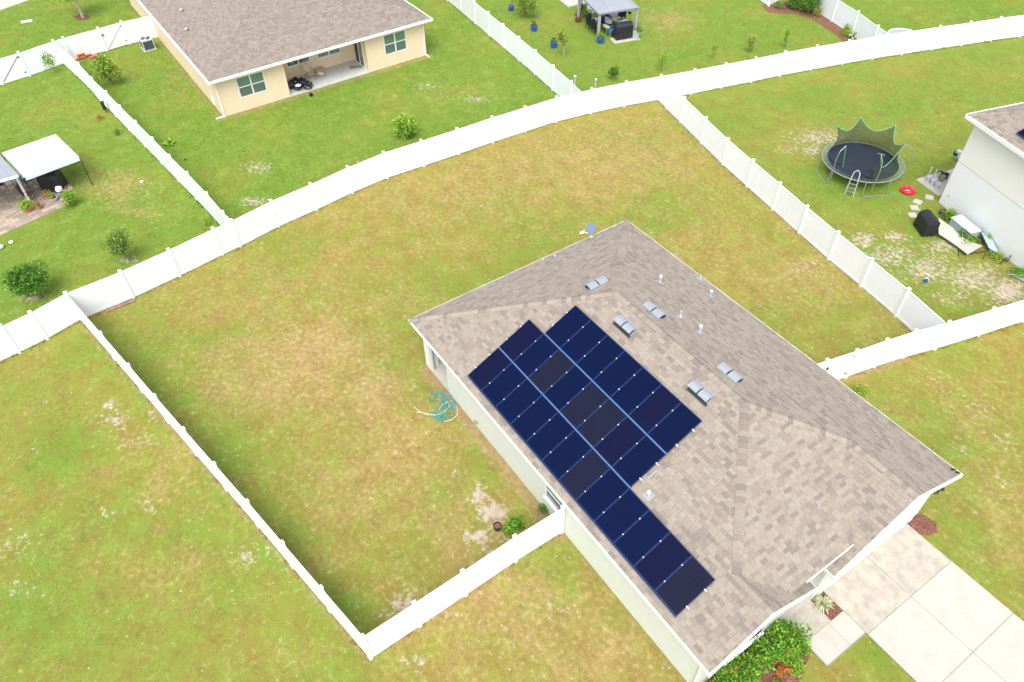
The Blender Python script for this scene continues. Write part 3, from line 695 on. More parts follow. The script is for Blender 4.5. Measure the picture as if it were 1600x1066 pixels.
# vents on the roof -------------------------------------------------
def roof_pt(px, py, face, off=0):
    d = ray(px, py)
    if face == 'L': c, g = HE - PT * V0, (0, PT)
    if face == 'R': c, g = HE + PT * (V0 + W), (0, -PT)
    if face == 'B': c, g = HE - PT * U0, (PT, 0)
    if face == 'F': c, g = HE + PT * (U0 + LF), (-PT, 0)
    t = (c + off - CC[2] + g[0] * CC[0] + g[1] * CC[1]) / (d[2] - g[0] * d[0] - g[1] * d[1]); p = CC + t * d
    return Vector(p)
def face_mat(p, face):
    e = {'L': Vector((1, 0, 0)), 'R': Vector((-1, 0, 0)), 'B': Vector((0, -1, 0)), 'F': Vector((0, 1, 0))}[face]
    b = {'L': Vector((0, 1, PT)), 'R': Vector((0, -1, PT)), 'B': Vector((1, 0, PT)), 'F': Vector((-1, 0, PT))}[face].normalized()
    n = e.cross(b); return Matrix(((e.x, b.x, n.x, p.x), (e.y, b.y, n.y, p.y), (e.z, b.z, n.z, p.z), (0, 0, 0, 1)))
def off_ridge_vent(px, py, face, L=.92, wd=.42):
    M = face_mat(roof_pt(px, py, face), face)
    b = MB(); b.box(-L / 2 - .01, L / 2 + .01, -wd / 2 - .01, wd / 2 + .03, .004, .018, 0, M); vo = b.build('roof_vent', VENTM, house)
    b = MB(); b.box(-L / 2 + .02, L / 2 - .03, -wd / 2 + .02, wd * .10, .018, .165, 0, M); b.build('vent_body', DARK, vo)
    if face == 'L': b = MB(); b.box(-L / 2 + .02, L / 2 + .03, -wd / 2 - .08, -wd / 2 + .03, .018, .05, 0, M); b.build('vent_shade_strip', DARK, vo)  # dark strip added to stand in for the shaded open side under the hood
    for s0 in (-L / 2, .03):
        b = MB(); prof = [(-wd / 2 + .02, .19), (-wd / 4, .215), (0, .21), (wd / 4, .15), (wd / 2, .035)]; s1 = s0 + L / 2 - .03
        for (y_, z_), (y2, z2) in zip(prof, prof[1:]):
            b.poly([M @ Vector((s0, y_, z_)), M @ Vector((s1, y_, z_)), M @ Vector((s1, y2, z2)), M @ Vector((s0, y2, z2))])
            b.poly([M @ Vector((s0, y_, z_ - .03)), M @ Vector((s0, y2, z2 - .03)), M @ Vector((s1, y2, z2 - .03)), M @ Vector((s1, y_, z_ - .03))])
        for sx in (s0, s1):
            b.poly([M @ Vector((sx, y_, z_)) for y_, z_ in prof] + [M @ Vector((sx, y_, z_ - .03)) for y_, z_ in prof[::-1]])
        b.build('vent_hood', VENTM, vo)
for a in ((978, 509, 'L'), (1096, 613, 'L'), (1021, 488, 'R'), (1139, 586, 'R'), (932.5, 446, 'B')): off_ridge_vent(*a)
def pipe_vent(px, py, face, r=.05, h=.32, cap=False):
    p = roof_pt(px, py, face); M = face_mat(p, face)
    b = MB(); b.box(-.16, .16, -.16, .18, .004, .014, 0, M); o = b.build('vent_flashing', VENTM, house)
    b = MB()
    if cap: b.lathe([(r, 0), (r, h - .1), (r * 1.5, h - .1), (r * 1.5, h), (r * .8, h + .05)], 14, 0, p); 
    else: b.lathe([(r * 1.9, 0), (r * 1.2, .1), (r, .11), (r, h), (r * .8, h), (r * .8, h - .02)], 12, 0, p)
    b.build('vent_pipe', PIPEW, o, smooth=False)
pipe_vent(1031, 441, 'R', .055, .34, True); pipe_vent(1093, 519, 'R', .055, .34, True); pipe_vent(1110, 462, 'R', .05, .28, True); pipe_vent(1063, 495, 'R', .035, .3); pipe_vent(1094, 436, 'R', .03, .22); pipe_vent(1013, 774, 'L', .06, .2, True)
b = MB(); M = face_mat(roof_pt(1020, 742, 'L'), 'L'); b.box(-.03, .03, -.2, .2, .02, .05, 0, M); b.build('conduit', GREYM, house)
b = MB(); pc = roof_pt(1487, 733, 'R', .1); b.tube([pc, pc + Vector((.08, .10, -.02))], .035); b.tube([pc + Vector((.16, .02, 0)), pc + Vector((.24, .10, -.03))], .035); b.build('security_camera', BLACKM, house)
b = MB()
for px_, py_ in ((867, 402), (848, 407)):
    p_ = roof_pt(px_, py_, 'B', .03); b.lathe([(.05, 0), (.05, .12), (.03, .14)], 10, 0, p_)
b.build('vent_stub', PIPEW, house)
# spigot + utility bits on left wall
b = MB(); b.box(-17.25, -17.1, y0w - .12, y0w, .35, .45); b.tube([(-17.2, y0w - .1, .45), (-17.2, y0w - .1, .52)], .03); b.build('hose_bib', GREYM, house)
b = MB(); b.box(U0 + 17.62, U0 + 17.68, y0w - .09, y0w - .01, .1, HE - .14); b.box(U0 + 17.60, U0 + 17.70, y0w - .45, y0w - .09, .02, .1); b.build('downspout', WHITE, house)

# satellite dish ----------------------------------------------------
sp_ = roof_pt(925, 371, 'B', .0)
dish = thing('satellite_dish', 'small grey satellite dish with white arm at the rear eave of the solar panelled house', 'satellite dish', sp_)
b = MB(); b.box(-.12, .12, -.08, .08, 0, .02); b.tube([(0, 0, .0), (-.02, -.04, .25), (-.02, -.05, .42)], .025); b.build('mast', WHITE, dish)
ax = Vector((.18, -.85, .45)).normalized()
qd = ax.to_track_quat('Z', 'Y').to_matrix().to_4x4(); qd.translation = Vector((-.02, -.05, .55))
b = MB(); b.lathe([(.265, .07), (.20, .035), (.11, .01), (.005, 0), (.005, -.015), (.11, -.005), (.20, .02), (.275, .06)], 24, 0, (0, 0, 0), qd); b.build('reflector', mat('dish_grey', (.16, .22, .31), .5, .05), dish, smooth=False)
lp = Vector((-.12, -.52, .42)); b = MB(); b.tube([Vector((-.02, -.1, .32)), lp], .018); b.build('arm', WHITE, dish)
b = MB(); b.tube([lp + Vector((-.03, -.12, .02)), lp + Vector((.03, .1, .08))], [.06, .05]); b.tube([lp, lp + Vector((.08, .06, .08))], .05); b.build('receiver', WHITE, dish)

# ------------------------------------------------------------------ solar array
def solar_mat(name, c, c2, rough=.16):
    M = bpy.data.materials.new(name); M.use_nodes = True; t = M.node_tree; N = t.nodes; L = t.links; b = N['Principled BSDF']
    b.inputs['Roughness'].default_value = rough; b.inputs['Specular IOR Level'].default_value = .10; b.inputs['Coat Weight'].default_value = .0; b.inputs['Coat Roughness'].default_value = .04
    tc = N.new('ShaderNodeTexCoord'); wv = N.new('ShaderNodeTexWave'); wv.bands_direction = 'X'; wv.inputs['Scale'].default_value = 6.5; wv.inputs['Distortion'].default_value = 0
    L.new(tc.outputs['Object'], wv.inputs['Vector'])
    br = N.new('ShaderNodeTexBrick'); br.offset = 0; br.inputs['Scale'].default_value = 1; br.inputs['Brick Width'].default_value = .162; br.inputs['Row Height'].default_value = .081; br.inputs['Mortar Size'].default_value = .004
    br.inputs['Color1'].default_value = (*c, 1); br.inputs['Color2'].default_value = (*[x * .8 for x in c], 1); br.inputs['Mortar'].default_value = (*[x * 2.2 for x in c2], 1); L.new(tc.outputs['Object'], br.inputs['Vector'])
    n = N.new('ShaderNodeTexNoise'); n.inputs['Scale'].default_value = 2.2; L.new(tc.outputs['Object'], n.inputs['Vector'])
    mx = N.new('ShaderNodeMix'); mx.data_type = 'RGBA'; L.new(n.outputs['Fac'], mx.inputs[0]); L.new(br.outputs[0], mx.inputs[6]); mx.inputs[7].default_value = (*c2, 1)
    m2 = N.new('ShaderNodeVectorMath'); m2.operation = 'SCALE'
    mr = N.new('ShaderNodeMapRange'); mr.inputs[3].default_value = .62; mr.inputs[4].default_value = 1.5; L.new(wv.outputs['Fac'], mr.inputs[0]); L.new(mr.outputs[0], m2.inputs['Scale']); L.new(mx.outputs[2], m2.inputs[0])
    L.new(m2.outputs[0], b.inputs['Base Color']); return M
CELLS = [solar_mat('navy_cells', (.0012, .0065, .036), (.002, .005, .028)), solar_mat('indigo_cells', (.0022, .0055, .030), (.0015, .006, .034)), solar_mat('greyish_cells', (.0125, .0125, .022), (.007, .009, .028)), solar_mat('plum_cells', (.0055, .0055, .024), (.003, .0055, .030))]
FRAME = mat('edge_glow_frame', (.010, .032, .115), .3, .05, 5, metal=.2)  # blue tint paints the glow along the panel edges into the frame colour
RAILM = mat('row_highlight_rail', (.14, .29, .54), .35, .05, 5, metal=.3)  # pale blue is the painted lower-edge highlight of the rows
CLAMP = mat('clamp_metal', (.75, .77, .80), .4)
array = thing('solar_array', 'array of dark blue solar panels in three stepped rows on the tan roof', 'solar panels', H(4.35, .29, HE + PT * .29))
SM = face_mat(Vector((0, 0, 0)), 'L')
pu, ps = .998, 1.635
TONE = {(0, 3): 0, (1, 2): 2, (1, 4): 2, (1, 5): 2, (0, 6): 2, (0, 11): 2, (0, 10): 3, (2, 0): 3, (1, 0): 3, (2, 2): 1, (2, 4): 0, (2, 6): 3, (1, 7): 0, (0, 9): 1, (0, 8): 1, (0, 7): 0, (1, 6): 3}
rnd = random.Random(5)
frames = MB(); 
fm = MB()
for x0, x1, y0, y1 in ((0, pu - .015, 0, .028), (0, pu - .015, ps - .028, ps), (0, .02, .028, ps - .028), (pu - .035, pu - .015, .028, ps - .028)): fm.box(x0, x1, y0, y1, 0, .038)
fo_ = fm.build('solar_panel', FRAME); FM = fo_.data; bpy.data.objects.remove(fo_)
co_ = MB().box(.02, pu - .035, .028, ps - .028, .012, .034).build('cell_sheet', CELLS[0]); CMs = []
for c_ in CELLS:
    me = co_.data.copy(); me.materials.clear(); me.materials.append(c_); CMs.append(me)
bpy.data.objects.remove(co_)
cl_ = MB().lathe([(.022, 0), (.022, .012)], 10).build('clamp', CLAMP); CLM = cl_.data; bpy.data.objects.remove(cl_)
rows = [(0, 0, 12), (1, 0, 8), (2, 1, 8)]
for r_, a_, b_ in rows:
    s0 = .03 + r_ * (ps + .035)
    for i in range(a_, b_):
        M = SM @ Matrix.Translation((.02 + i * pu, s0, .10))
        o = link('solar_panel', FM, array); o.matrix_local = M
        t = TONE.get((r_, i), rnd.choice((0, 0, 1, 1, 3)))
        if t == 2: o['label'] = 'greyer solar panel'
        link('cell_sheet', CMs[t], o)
        for sy in (.27, .73):
            c = link('clamp', CLM, o, (-.006, ps * sy, .040))
            if i == b_ - 1: link('clamp', CLM, o, (pu - .012, ps * sy, .040))
    for sy in (.27, .73):
        MB().box(a_ * pu - .06, b_ * pu + .07, s0 + ps * sy - .02, s0 + ps * sy + .02, .03, .094, 0, SM).build('rail', CLAMP, array)
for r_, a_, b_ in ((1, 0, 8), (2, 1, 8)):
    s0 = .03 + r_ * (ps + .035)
    MB().box(.02 + a_ * pu, .005 + b_ * pu, s0 - .031, s0 - .004, .05, .130, 0, SM).build('row_skirt', RAILM, array)  # strip filling the gap between rows, its bright line put in by colour
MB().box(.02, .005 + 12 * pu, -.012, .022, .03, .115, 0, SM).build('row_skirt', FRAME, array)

# ------------------------------------------------------------------ driveway, walk, beds
dr = MB().box(-4.10, 12, 15.70, 20.42, .0, .028).build('driveway', JOINT); tag(dr, kind='structure')
xsr = [-4.10, -2.15, .22, 2.6, 5, 7.4, 9.8, 12]
for i in range(len(xsr) - 1):
    for (ya, yb) in ((15.70, 18.05), (18.06, 20.42)):
        MB().box(xsr[i] + .006, xsr[i + 1] - .006, ya + .003, yb - .003, .028, .06).build('slab', CONCD if i == 0 else CONC, dr)
MB().box(-4.10 - .32, -4.10, 16.1, 20.25, 0, .075).build('garage_apron', CONC, dr)
wk = MB().box(-4.3, -2.2, 13.72, 15.08, 0, .028).box(-3.15, -2.2, 15.08, 15.68, 0, .028).build('walkway', JOINT); tag(wk, kind='structure')
for xa, xb, ya, yb in ((-4.3, -3.165, 13.78, 15.06), (-3.155, -2.24, 13.74, 14.895), (-3.155, -2.24, 14.905, 15.69)):
    MB().box(xa, xb, ya, yb, .028, .058).build('slab', CONCD if ya < 13.8 and xa < -4 else CONC, wk)
def bed(pts, chips, seed, z=.02):
    mb = MB(); mb.prism(pts, -.01, z); o = mb.build('mulch_bed', MULCH); tag(o, kind='structure')
    r = random.Random(seed); A = np.array(pts); c = MB(); n = 0
    x0, y0 = A.min(0); x1, y1 = A.max(0)
    while n < chips:
        x, y = r.uniform(x0, x1), r.uniform(y0, y1)
        if not inside(A, np.array([x]), np.array([y]))[0]: continue
        n += 1; q = Matrix.Translation((x, y, z + r.uniform(0, .02))) @ Matrix.Rotation(r.uniform(0, 6.28), 4, 'Z') @ Matrix.Rotation(r.uniform(-.5, .5), 4, 'Y')
        l, w_ = r.uniform(.02, .06), r.uniform(.008, .02); c.poly([q @ Vector(v) for v in ((-l, -w_, 0), (l, -w_, 0), (l, w_, .004), (-l, w_, .006))])
    k = c.build('mulch_chips', CHIP); tag(k, kind='stuff', label='loose brown bark chips of the bed', cat='mulch')
px2 = lambda L_: [(P(x, y).x, P(x, y).y) for x, y in L_]
def ccw(p): return p if area(p) > 0 else p[::-1]
bed(ccw([(-4.1, 15.09), (-3.16, 14.92), (-3.16, 15.69), (-4.1, 15.69)]), 500, 1)
bed(ccw([(-4.1, 20.45), (-3.5, 20.45), (-3.25, 20.7), (-3.15, 21.05), (-3.4, 21.35), (-3.9, 21.3), (-4.1, 21.0)]), 600, 2)
bed(ccw([(-4.15, 9.9), (-3.1, 9.8), (-2.5, 10.8), (-2.35, 12.4), (-2.75, 13.5), (-3.2, 13.72), (-4.15, 13.7)]), 2200, 3)

# ------------------------------------------------------------------ plants
def rdir(r, flat=1.0):
    while 1:
        v = Vector((r.uniform(-1, 1), r.uniform(-1, 1), r.uniform(-1, 1)))
        if .05 < v.length < 1: v.normalize(); v.z *= flat; return v.normalized()
def crown_mb(c, rx, ry, rz, n, ls, r, clumps=14, m=lambda r: 0):
    """leaves gathered in uneven clumps filling a volume"""
    mb = MB(); c = Vector(c); cl = []
    for i in range(clumps):
        d = rdir(r); k = r.uniform(.25, .80); cl.append((c + Vector((d.x * rx * k, d.y * ry * k, d.z * rz * k)), r.uniform(.26, .46)))
    for i in range(n):
        cc, cr = r.choice(cl); d = rdir(r); k = cr * r.random() ** .4
        p = cc + Vector((d.x * rx * k, d.y * ry * k, d.z * rz * k))
        dd = (d + rdir(r) * .7 + Vector((0, 0, .15))).normalized()
        mb.leaf(p, dd, ls * r.uniform(.7, 1.35), ls * r.uniform(.4, .65), rdir(r), m=m(r))
    return mb
def tree(name, label, cat, px, py, h, rad, trunk_h, mats, n, ls, trunk=BARK, rx=None, lean=(0, 0), seed=0, tr=.05, clumps=16, rzf=None, group=None, w=None):
    base = P(px, py); r = random.Random(seed)
    t = thing(name, label, cat, base, 0, group)
    cz = trunk_h + (h - trunk_h) * .5; rz = rzf or (h - trunk_h) * .62
    mb = MB(); top = Vector((lean[0], lean[1], trunk_h))
    mb.tube([(0, 0, -.05), (lean[0] * .4, lean[1] * .4, trunk_h * .5), tuple(top)], [tr * 1.3, tr, tr * .8], 8)
    to = mb.build('trunk', trunk, t)
    mb = MB()
    for i in range(7):
        d = rdir(r); d.z = abs(d.z) * .6 + .35; e = top + Vector((d.x * rad * .8, d.y * rad * .8, d.z * (h - trunk_h) * .7)); mid = (top + e) / 2 + Vector((0, 0, .1 * rad))
        mb.tube([top * .9, mid, e], [tr * .55, tr * .35, tr * .12], 5)
    mb.build('limbs', trunk, t)
    mm = lambda r_: r_.choices(range(len(mats)), w or [1] * len(mats))[0]
    crown_mb(Vector((lean[0] * 1.2, lean[1] * 1.2, cz)), rx or rad, rad, rz, n, ls, r, clumps, mm).build('crown', mats, t)
    return t
G_T = 'young trees and saplings in the yards'
tree('small_tree', 'dark round dense tree behind the white fence at the left edge', 'tree', 66, 466, 1.85, 1.0, .55, [LF_DK, LF_MID, LF_LT], 6500, .12, seed=1, w=[5, 5, 1], clumps=34, lean=(-.15, -.1))
tree('small_tree', 'lighter thin crowned tree in sandy patch behind the white fence', 'tree', 204, 408, 1.75, .78, .55, [LF_OLV, LF_MID, LF_YEL], 2600, .10, seed=2, clumps=26, w=[3, 4, 1], lean=(-.15, -.15))
tree('shade_tree', 'tree with pale trunk cut by the top edge, on lawn at upper left', 'tree', 130, 28, 3.6, 1.5, 1.6, [LF_DK, LF_MID, LF_LT], 4200, .13, BARKL, seed=3, tr=.10, clumps=24)
tree('leafy_shrub', 'bright green upright shrub behind the white fence, on the peach house lawn', 'shrub', 636, 215, 1.45, .72, .12, [LF_LT, LF_MID, LF_YEL], 2600, .19, seed=4, tr=.03, clumps=24, w=[7, 1, 3])
tree('leggy_shrub', 'tall leggy yellow green shrub by the terracotta blocks', 'shrub', 176, 134, 2.2, .78, .35, [LF_YEL, LF_LT, LF_OLV], 1900, .15, seed=5, tr=.035, clumps=14)
tree('thin_conifer', 'thin feathery seedling by the upper left fence corner', 'sapling', 86, 114, 1.6, .5, .3, [LF_OLV, LF_LT], 420, .12, seed=6, tr=.02, clumps=10)
tree('leafy_bush', 'large green bush at the top edge between blue pots', 'bush', 822, 28, 2.4, 1.0, .3, [LF_MID, LF_YEL, LF_OLV], 3000, .12, seed=7, clumps=22)
tree('sapling', 'staked thin sapling with sparse yellowish crown near blue pot', 'sapling', 881, 88, 1.9, .5, .8, [LF_OLV, LF_YEL], 620, .12, BARKL, seed=8, tr=.035, clumps=12)
tree('sapling', 'tiny dark green citrus sapling just behind the back fence, left of the others', 'sapling', 959, 124, 1.0, .42, .35, [LF_DK, LF_MID], 560, .13, BARKL, seed=9, tr=.02, clumps=8)
tree('sapling', 'pale sapling behind the back fence near the fence corner', 'sapling', 1033, 112, 1.6, .36, .4, [LF_LT, LF_YEL], 330, .10, seed=10, tr=.018, clumps=8)
tree('sapling', 'very faint pale green sapling by the fence, between two other saplings', 'sapling', 1114, 92, 1.3, .28, .3, [LF_LT, LF_YEL], 200, .10, seed=11, tr=.016, clumps=7)
tree('sapling', 'brownish olive sapling growing in the gazebo yard', 'sapling', 1172, 82, 1.1, .42, .15, [LF_OLV, LF_YEL], 450, .10, seed=12, tr=.018, clumps=9)
tree('sapling', 'slender green stem plant left of the mulch bed at upper right', 'sapling', 1226, 74, 1.9, .24, .15, [LF_MID, LF_LT], 280, .11, seed=13, tr=.018, clumps=9)
tree('hedge_bush', 'big dense clipped bush in the mulch bed at the top edge', 'bush', 1262, 20, 2.2, 1.15, .1, [LF_DK, LF_MID, LF_LT], 5200, .11, seed=14, clumps=30, w=[3, 5, 1])
tree('hedge_bush', 'darker bush left of the big clipped bush at the top edge', 'bush', 1238, 13, 1.5, .8, .1, [LF_DK, LF_MID], 2200, .11, seed=15, clumps=18)
tree('low_bush', 'small yellow bush at the foot of the big clipped bush', 'bush', 1277, 27, .7, .45, .05, [LF_YEL, LF_OLV], 700, .08, seed=16, tr=.02)
tree('low_bush', 'ragged olive ground bush beside the top fence corner', 'bush', 1217, 13, .5, .6, .05, [LF_OLV, LF_MID], 700, .08, seed=17, tr=.02)
tree('low_bush', 'small yellow green bush near the croton by the upper right fence', 'bush', 1320, 56, .8, .4, .05, [LF_YEL, LF_LT], 600, .10, seed=18, tr=.02)
tree('weed_plant', 'small brown green weed in the tent yard lawn', 'plant', 157, 187, .35, .3, .04, [LF_OLV, LF_RED], 180, .07, seed=19, tr=.01)
tree('weed_plant', 'small dark weed right of the brown one in the tent yard', 'plant', 186, 210, .35, .32, .04, [LF_DK, LF_OLV], 220, .07, seed=20, tr=.01)
tree('weed_plant', 'yellow flowering weed by the corner of the tent yard fence', 'plant', 323, 352, .6, .28, .05, [LF_YEL, LF_LT], 260, .08, seed=21, tr=.01)
tree('low_bush', 'dark leafy plant beside the black pot in the brown lawn', 'plant', 806, 822, .4, .34, .05, [LF_DK, LF_MID, LF_LT], 300, .11, seed=22, tr=.015, clumps=9)
tree('weed_plant', 'low weeds against the house wall beside the short fence', 'plant', 848, 800, .35, .26, .04, [LF_MID, LF_OLV], 260, .09, seed=23, tr=.012)
tree('low_bush', 'low bright plant left of the black pot, near the short fence', 'plant', 794, 832, .3, .28, .03, [LF_MID, LF_LT], 220, .09, seed=24, tr=.01)
tree('weed_plant', 'light green weeds beside the right eave of the solar panelled house', 'plant', 1341, 613, .4, .5, .03, [LF_LT, LF_YEL], 420, .08, seed=25, tr=.01)
tree('low_bush', 'bushy green plant at the corner of the paver patio', 'plant', 113, 322, .95, .5, .1, [LF_LT, LF_MID, LF_YEL], 900, .10, seed=26, tr=.02, w=[4, 4, 1])
# spiky plants
def spiky(name, label, px, py, n, L, wd, m_, seed=0, z=.03, up=.6):
    r = random.Random(seed); t = thing(name, label, 'plant', P(px, py, z)); mb = MB()
    for i in range(n):
        a = r.uniform(0, 6.28); el = r.uniform(.15, 1.35) * up; d = Vector((math.cos(a) * math.cos(el), math.sin(a) * math.cos(el), math.sin(el))); l = L * r.uniform(.7, 1.1)
        side = Vector((-math.sin(a), math.cos(a), 0)) * wd / 2; p1 = d * l * .5 + Vector((0, 0, .06)); p2 = d * l - Vector((0, 0, l * .25))
        mb.poly([-side * .5, side * .5, p1 + side, p1 - side]); mb.poly([p1 - side, p1 + side, p2])
    mb.build('leaves', m_, t); MB().lathe([(.05, 0), (.06, .08), (.02, .14)], 8).build('stem', BARK, t); return t
spiky('spider_plant', 'variegated spiky plant in the small square mulch bed by the driveway', 1284, 944, 60, .48, .05, LF_GREY, 1)
spiky('banana_plant', 'small palm like banana plant on the peach house lawn', 266, 228, 11, .75, .16, LF_LT, 2, 0, 1.0)
spiky('croton_plant', 'spreading spotted leaved plant leaning at the upper right fence', 1330, 58, 14, 1.0, .14, LF_GREY, 3, 0, .9)
spiky('seedling', 'tiny yellow seedling below the banana plant', 290, 250, 7, .28, .06, LF_YEL, 4, 0, 1)
# front hedge by the left wing
def shrub(label, x, y, rx, ry, h, n, mats, w_, seed, ls=.11, name='front_shrub', group='shrubs in the front bed'):
    r = random.Random(seed); t = thing(name, label, 'shrub', (x, y, 0), 0, group)
    mb = MB()
    for i in range(6):
        a = r.uniform(0, 6.28); mb.tube([(0, 0, 0), (math.cos(a) * rx * .3, math.sin(a) * ry * .3, h * .4), (math.cos(a) * rx * .6, math.sin(a) * ry * .6, h * .75)], [.02, .015, .006], 5)
    mb.build('stems', BARK, t)
    crown_mb((0, 0, h * .55), rx, ry, h * .5, n, ls, r, 24, lambda r_: r_.choices(range(len(mats)), w_)[0]).build('foliage', mats, t)
SM3 = [LF_SH, LF_LT, LF_DK, LF_RED]
shrub('largest green shrub of the front bed, beside the walkway', -3.42, 13.0, .80, .82, 1.15, 3600, SM3, [5, 4, 2, .25], 1, .115)
shrub('second shrub from the walkway with dark gaps against the wall', -3.72, 12.05, .55, .62, 1.0, 2200, SM3, [4, 4, 3, .5], 2)
shrub('third shrub from the walkway, bright green at the wing wall', -3.62, 11.25, .62, .6, .95, 2400, SM3, [4, 5, 2, .3], 3)
shrub('fourth shrub from the walkway with orange tipped leaves', -3.55, 10.5, .6, .58, .9, 2200, SM3, [4, 4, 2, .5], 4)
shrub('last shrub of the front bed at the bottom edge of the photo', -3.45, 9.85, .6, .5, .85, 1800, SM3, [4, 4, 2, .2], 5)
shrub('small grassy clump below the largest front shrub', -2.72, 12.75, .26, .3, .34, 500, [LF_LT, LF_YEL], [2, 1], 6, .08)
shrub('small green clump beside the walkway edge below the largest shrub', -3.0, 13.45, .3, .26, .38, 520, [LF_MID, LF_LT], [2, 1], 7, .08)
shrub('tiny green clump in the mulch near the bottom edge', -2.7, 11.9, .24, .22, .25, 320, [LF_MID, LF_LT], [2, 1], 8, .08)
shrub('orange red leaved clump under the front shrubs', -2.95, 12.35, .2, .42, .32, 380, [LF_RED, LF_YEL], [2, 1], 9, .08)

# ------------------------------------------------------------------ peach house
ph = thing('peach_house', 'peach stucco house with brown shingle hip roof and recessed patio at the top', 'house')
XE, YA, YB, ZE, PP = -48.28, 9.36, 25.62, 2.78, .42
XB = -72.0
PR = Roof(SH_BRN, ph, 9)
half = (YB - YA) / 2
PR.face((XE, YA), (0, 1), ZE, PP, [[(XE, YA), (XE, YB), (XE - half, YA + half)]], 16, ex=.15)
PR.face((XB, YA), (1, 0), ZE, PP, [[(XB, YA), (XE, YA), (XE - half, YA + half), (XB, YA + half)]], 24, ex=.15)
PR.face((XE, YB), (-1, 0), ZE, PP, [[(XE, YB), (XB, YB), (XB, YA + half), (XE - half, YA + half)]], 24, ex=.15)
pr = PR.deck.build('roof', DECK, ph); PR.finish(pr, 0)
k2 = math.hypot(1, PP); e1, e2 = perp(Vector((1, 0, -PP)) / k2, Vector((0, -1, -PP)) / k2, Vector((-half, half, PP * half)))
apx = Vector((XE - half, YA + half, ZE + PP * half))
ridge_caps(pr, Vector((XE, YA, ZE)), apx, e1, e2, SH_BRN, ex=.2, seed=11)
e1, e2 = perp(Vector((1, 0, -PP)) / k2, Vector((0, 1, -PP)) / k2, Vector((-half, -half, PP * half))); ridge_caps(pr, Vector((XE, YB, ZE)), apx, e1, e2, SH_BRN, ex=.2, seed=12)
eave_board((XE, YA - .12), (XE, YB + .12), (1, 0), ZE - .004, 'gutter', .14, ph, .12); eave_board((XB, YA), (XE, YA), (0, -1), ZE - .004, 'gutter', .14, ph, .12); eave_board((XB, YB), (XE, YB), (0, 1), ZE - .004, 'gutter', .14, ph, .12)
xf = -48.75; yl, yr = 9.68, 25.22; ra, rb, rd = 14.43, 20.48, -51.1
# the walls: outward side is to the right of the run direction
mb = MB(); q = wallseg(mb, (xf, ra), (xf, yl), -.2, 0, 2.62) if False else None
def wall_out(pts_, ops, m_, root, h, th=.2):
    (ax_, ay_), (bx_, by_) = pts_; mb = MB(); q = wallseg(mb, (ax_, ay_), (bx_, by_), th, 0, h, ops); mb.build('wall', m_, root); return q
q = wall_out(((xf, yl), (xf, ra)), [(11.11 - yl, 12.98 - yl, .9, 2.32)], PEACH, ph, 2.64); window(ph, q, 11.11 - yl, 12.98 - yl, .9, 2.32, 2, GLASS, sill=False)
q = wall_out(((xf, rb), (xf, yr)), [(21.92 - rb, 23.70 - rb, .87, 2.33)], PEACH, ph, 2.64); window(ph, q, 21.92 - rb, 23.70 - rb, .87, 2.33, 2, GLASS, sill=False)
wall_out(((-71.5, yl), (xf - .2, yl)), [], PEACH, ph, 2.64); wall_out(((xf - .2, yr), (-71.5, yr)), [], PEACH, ph, 2.64)
q = wall_out(((rd, ra - .2), (rd, rb + .2)), [(15.38 - ra + .2, 17.12 - ra + .2, .9, 1.95), (17.70 - ra + .2, 19.50 - ra + .2, .9, 1.95)], PEACH, ph, 2.64)
window(ph, q, 15.38 - ra + .2, 17.12 - ra + .2, .9, 1.95, 2, GLASS, True, False); window(ph, q, 17.70 - ra + .2, 19.50 - ra + .2, .9, 1.95, 2, GLASS, True, False)
mb = MB(); mb.box(rd, xf - .2, ra - .2, ra, 0, 2.64); mb.box(rd, xf - .2, rb, rb + .2, 0, 2.64); mb.build('patio_wall', PEACH, ph)
MB().box(rd, xf + .02, ra, rb, 0, .08).build('patio_slab', SLABG, ph)
MB().box(rd, xf + .3, ra - .25, rb + .25, 2.645, 2.70).build('soffit', PEACH, ph)
dq = Matrix(((1, 0, 0, -50.75), (0, 1, 0, rb), (0, 0, 1, 0), (0, 0, 0, 1)))
so_ = MB().box(0, 1.45, -.05, -.005, .08, .16, 0, dq).box(0, 1.45, -.05, -.005, 2.1, 2.16, 0, dq).box(0, .06, -.05, -.005, .16, 2.1, 0, dq).box(1.39, 1.45, -.05, -.005, .16, 2.1, 0, dq).box(.69, .77, -.06, -.005, .16, 2.1, 0, dq).build('sliding_door', WHITE, ph)
MB().box(.06, .69, -.03, -.01, .16, 2.1, 0, dq).build('pane', DARK, so_); MB().box(.77, 1.39, -.03, -.01, .16, 2.1, 0, dq).build('pane', GLASS, so_)
for yy, s in ((yl + .06, -1), (yr - .06, 1)):
    b = MB(); b.box(xf + .005, xf + .075, yy - .04, yy + .04, .12, 2.62); b.box(xf + .005, xf + .55 if s > 0 else xf + .08, yy - .04, yy + .04, .02, .11)
    if s < 0: b.box(xf + .005, xf + .075, yy - .6, yy - .04, .02, .11)
    b.build('downspout', WHITE, ph)
for pxx, pyy in ((284, 19), (292, 49)):
    d = ray(pxx, pyy); t_ = (ZE - PP * YA - CH) / (d[2] - PP * d[1]); p_ = Vector(CC + t_ * d)
    MB().lathe([(.09, 0), (.09, .16), (.15, .18), (.10, .25)], 10, 0, p_).build('roof_vent', VENTM, ph)
b = MB(); b.box(-50.3, -50.1, yl - .12, yl, .3, .9); b.tube([(-50.2, yl - .05, .9), (-50.2, yl - .05, 1.3)], .03); b.build('meter_box', WHITE, ph)
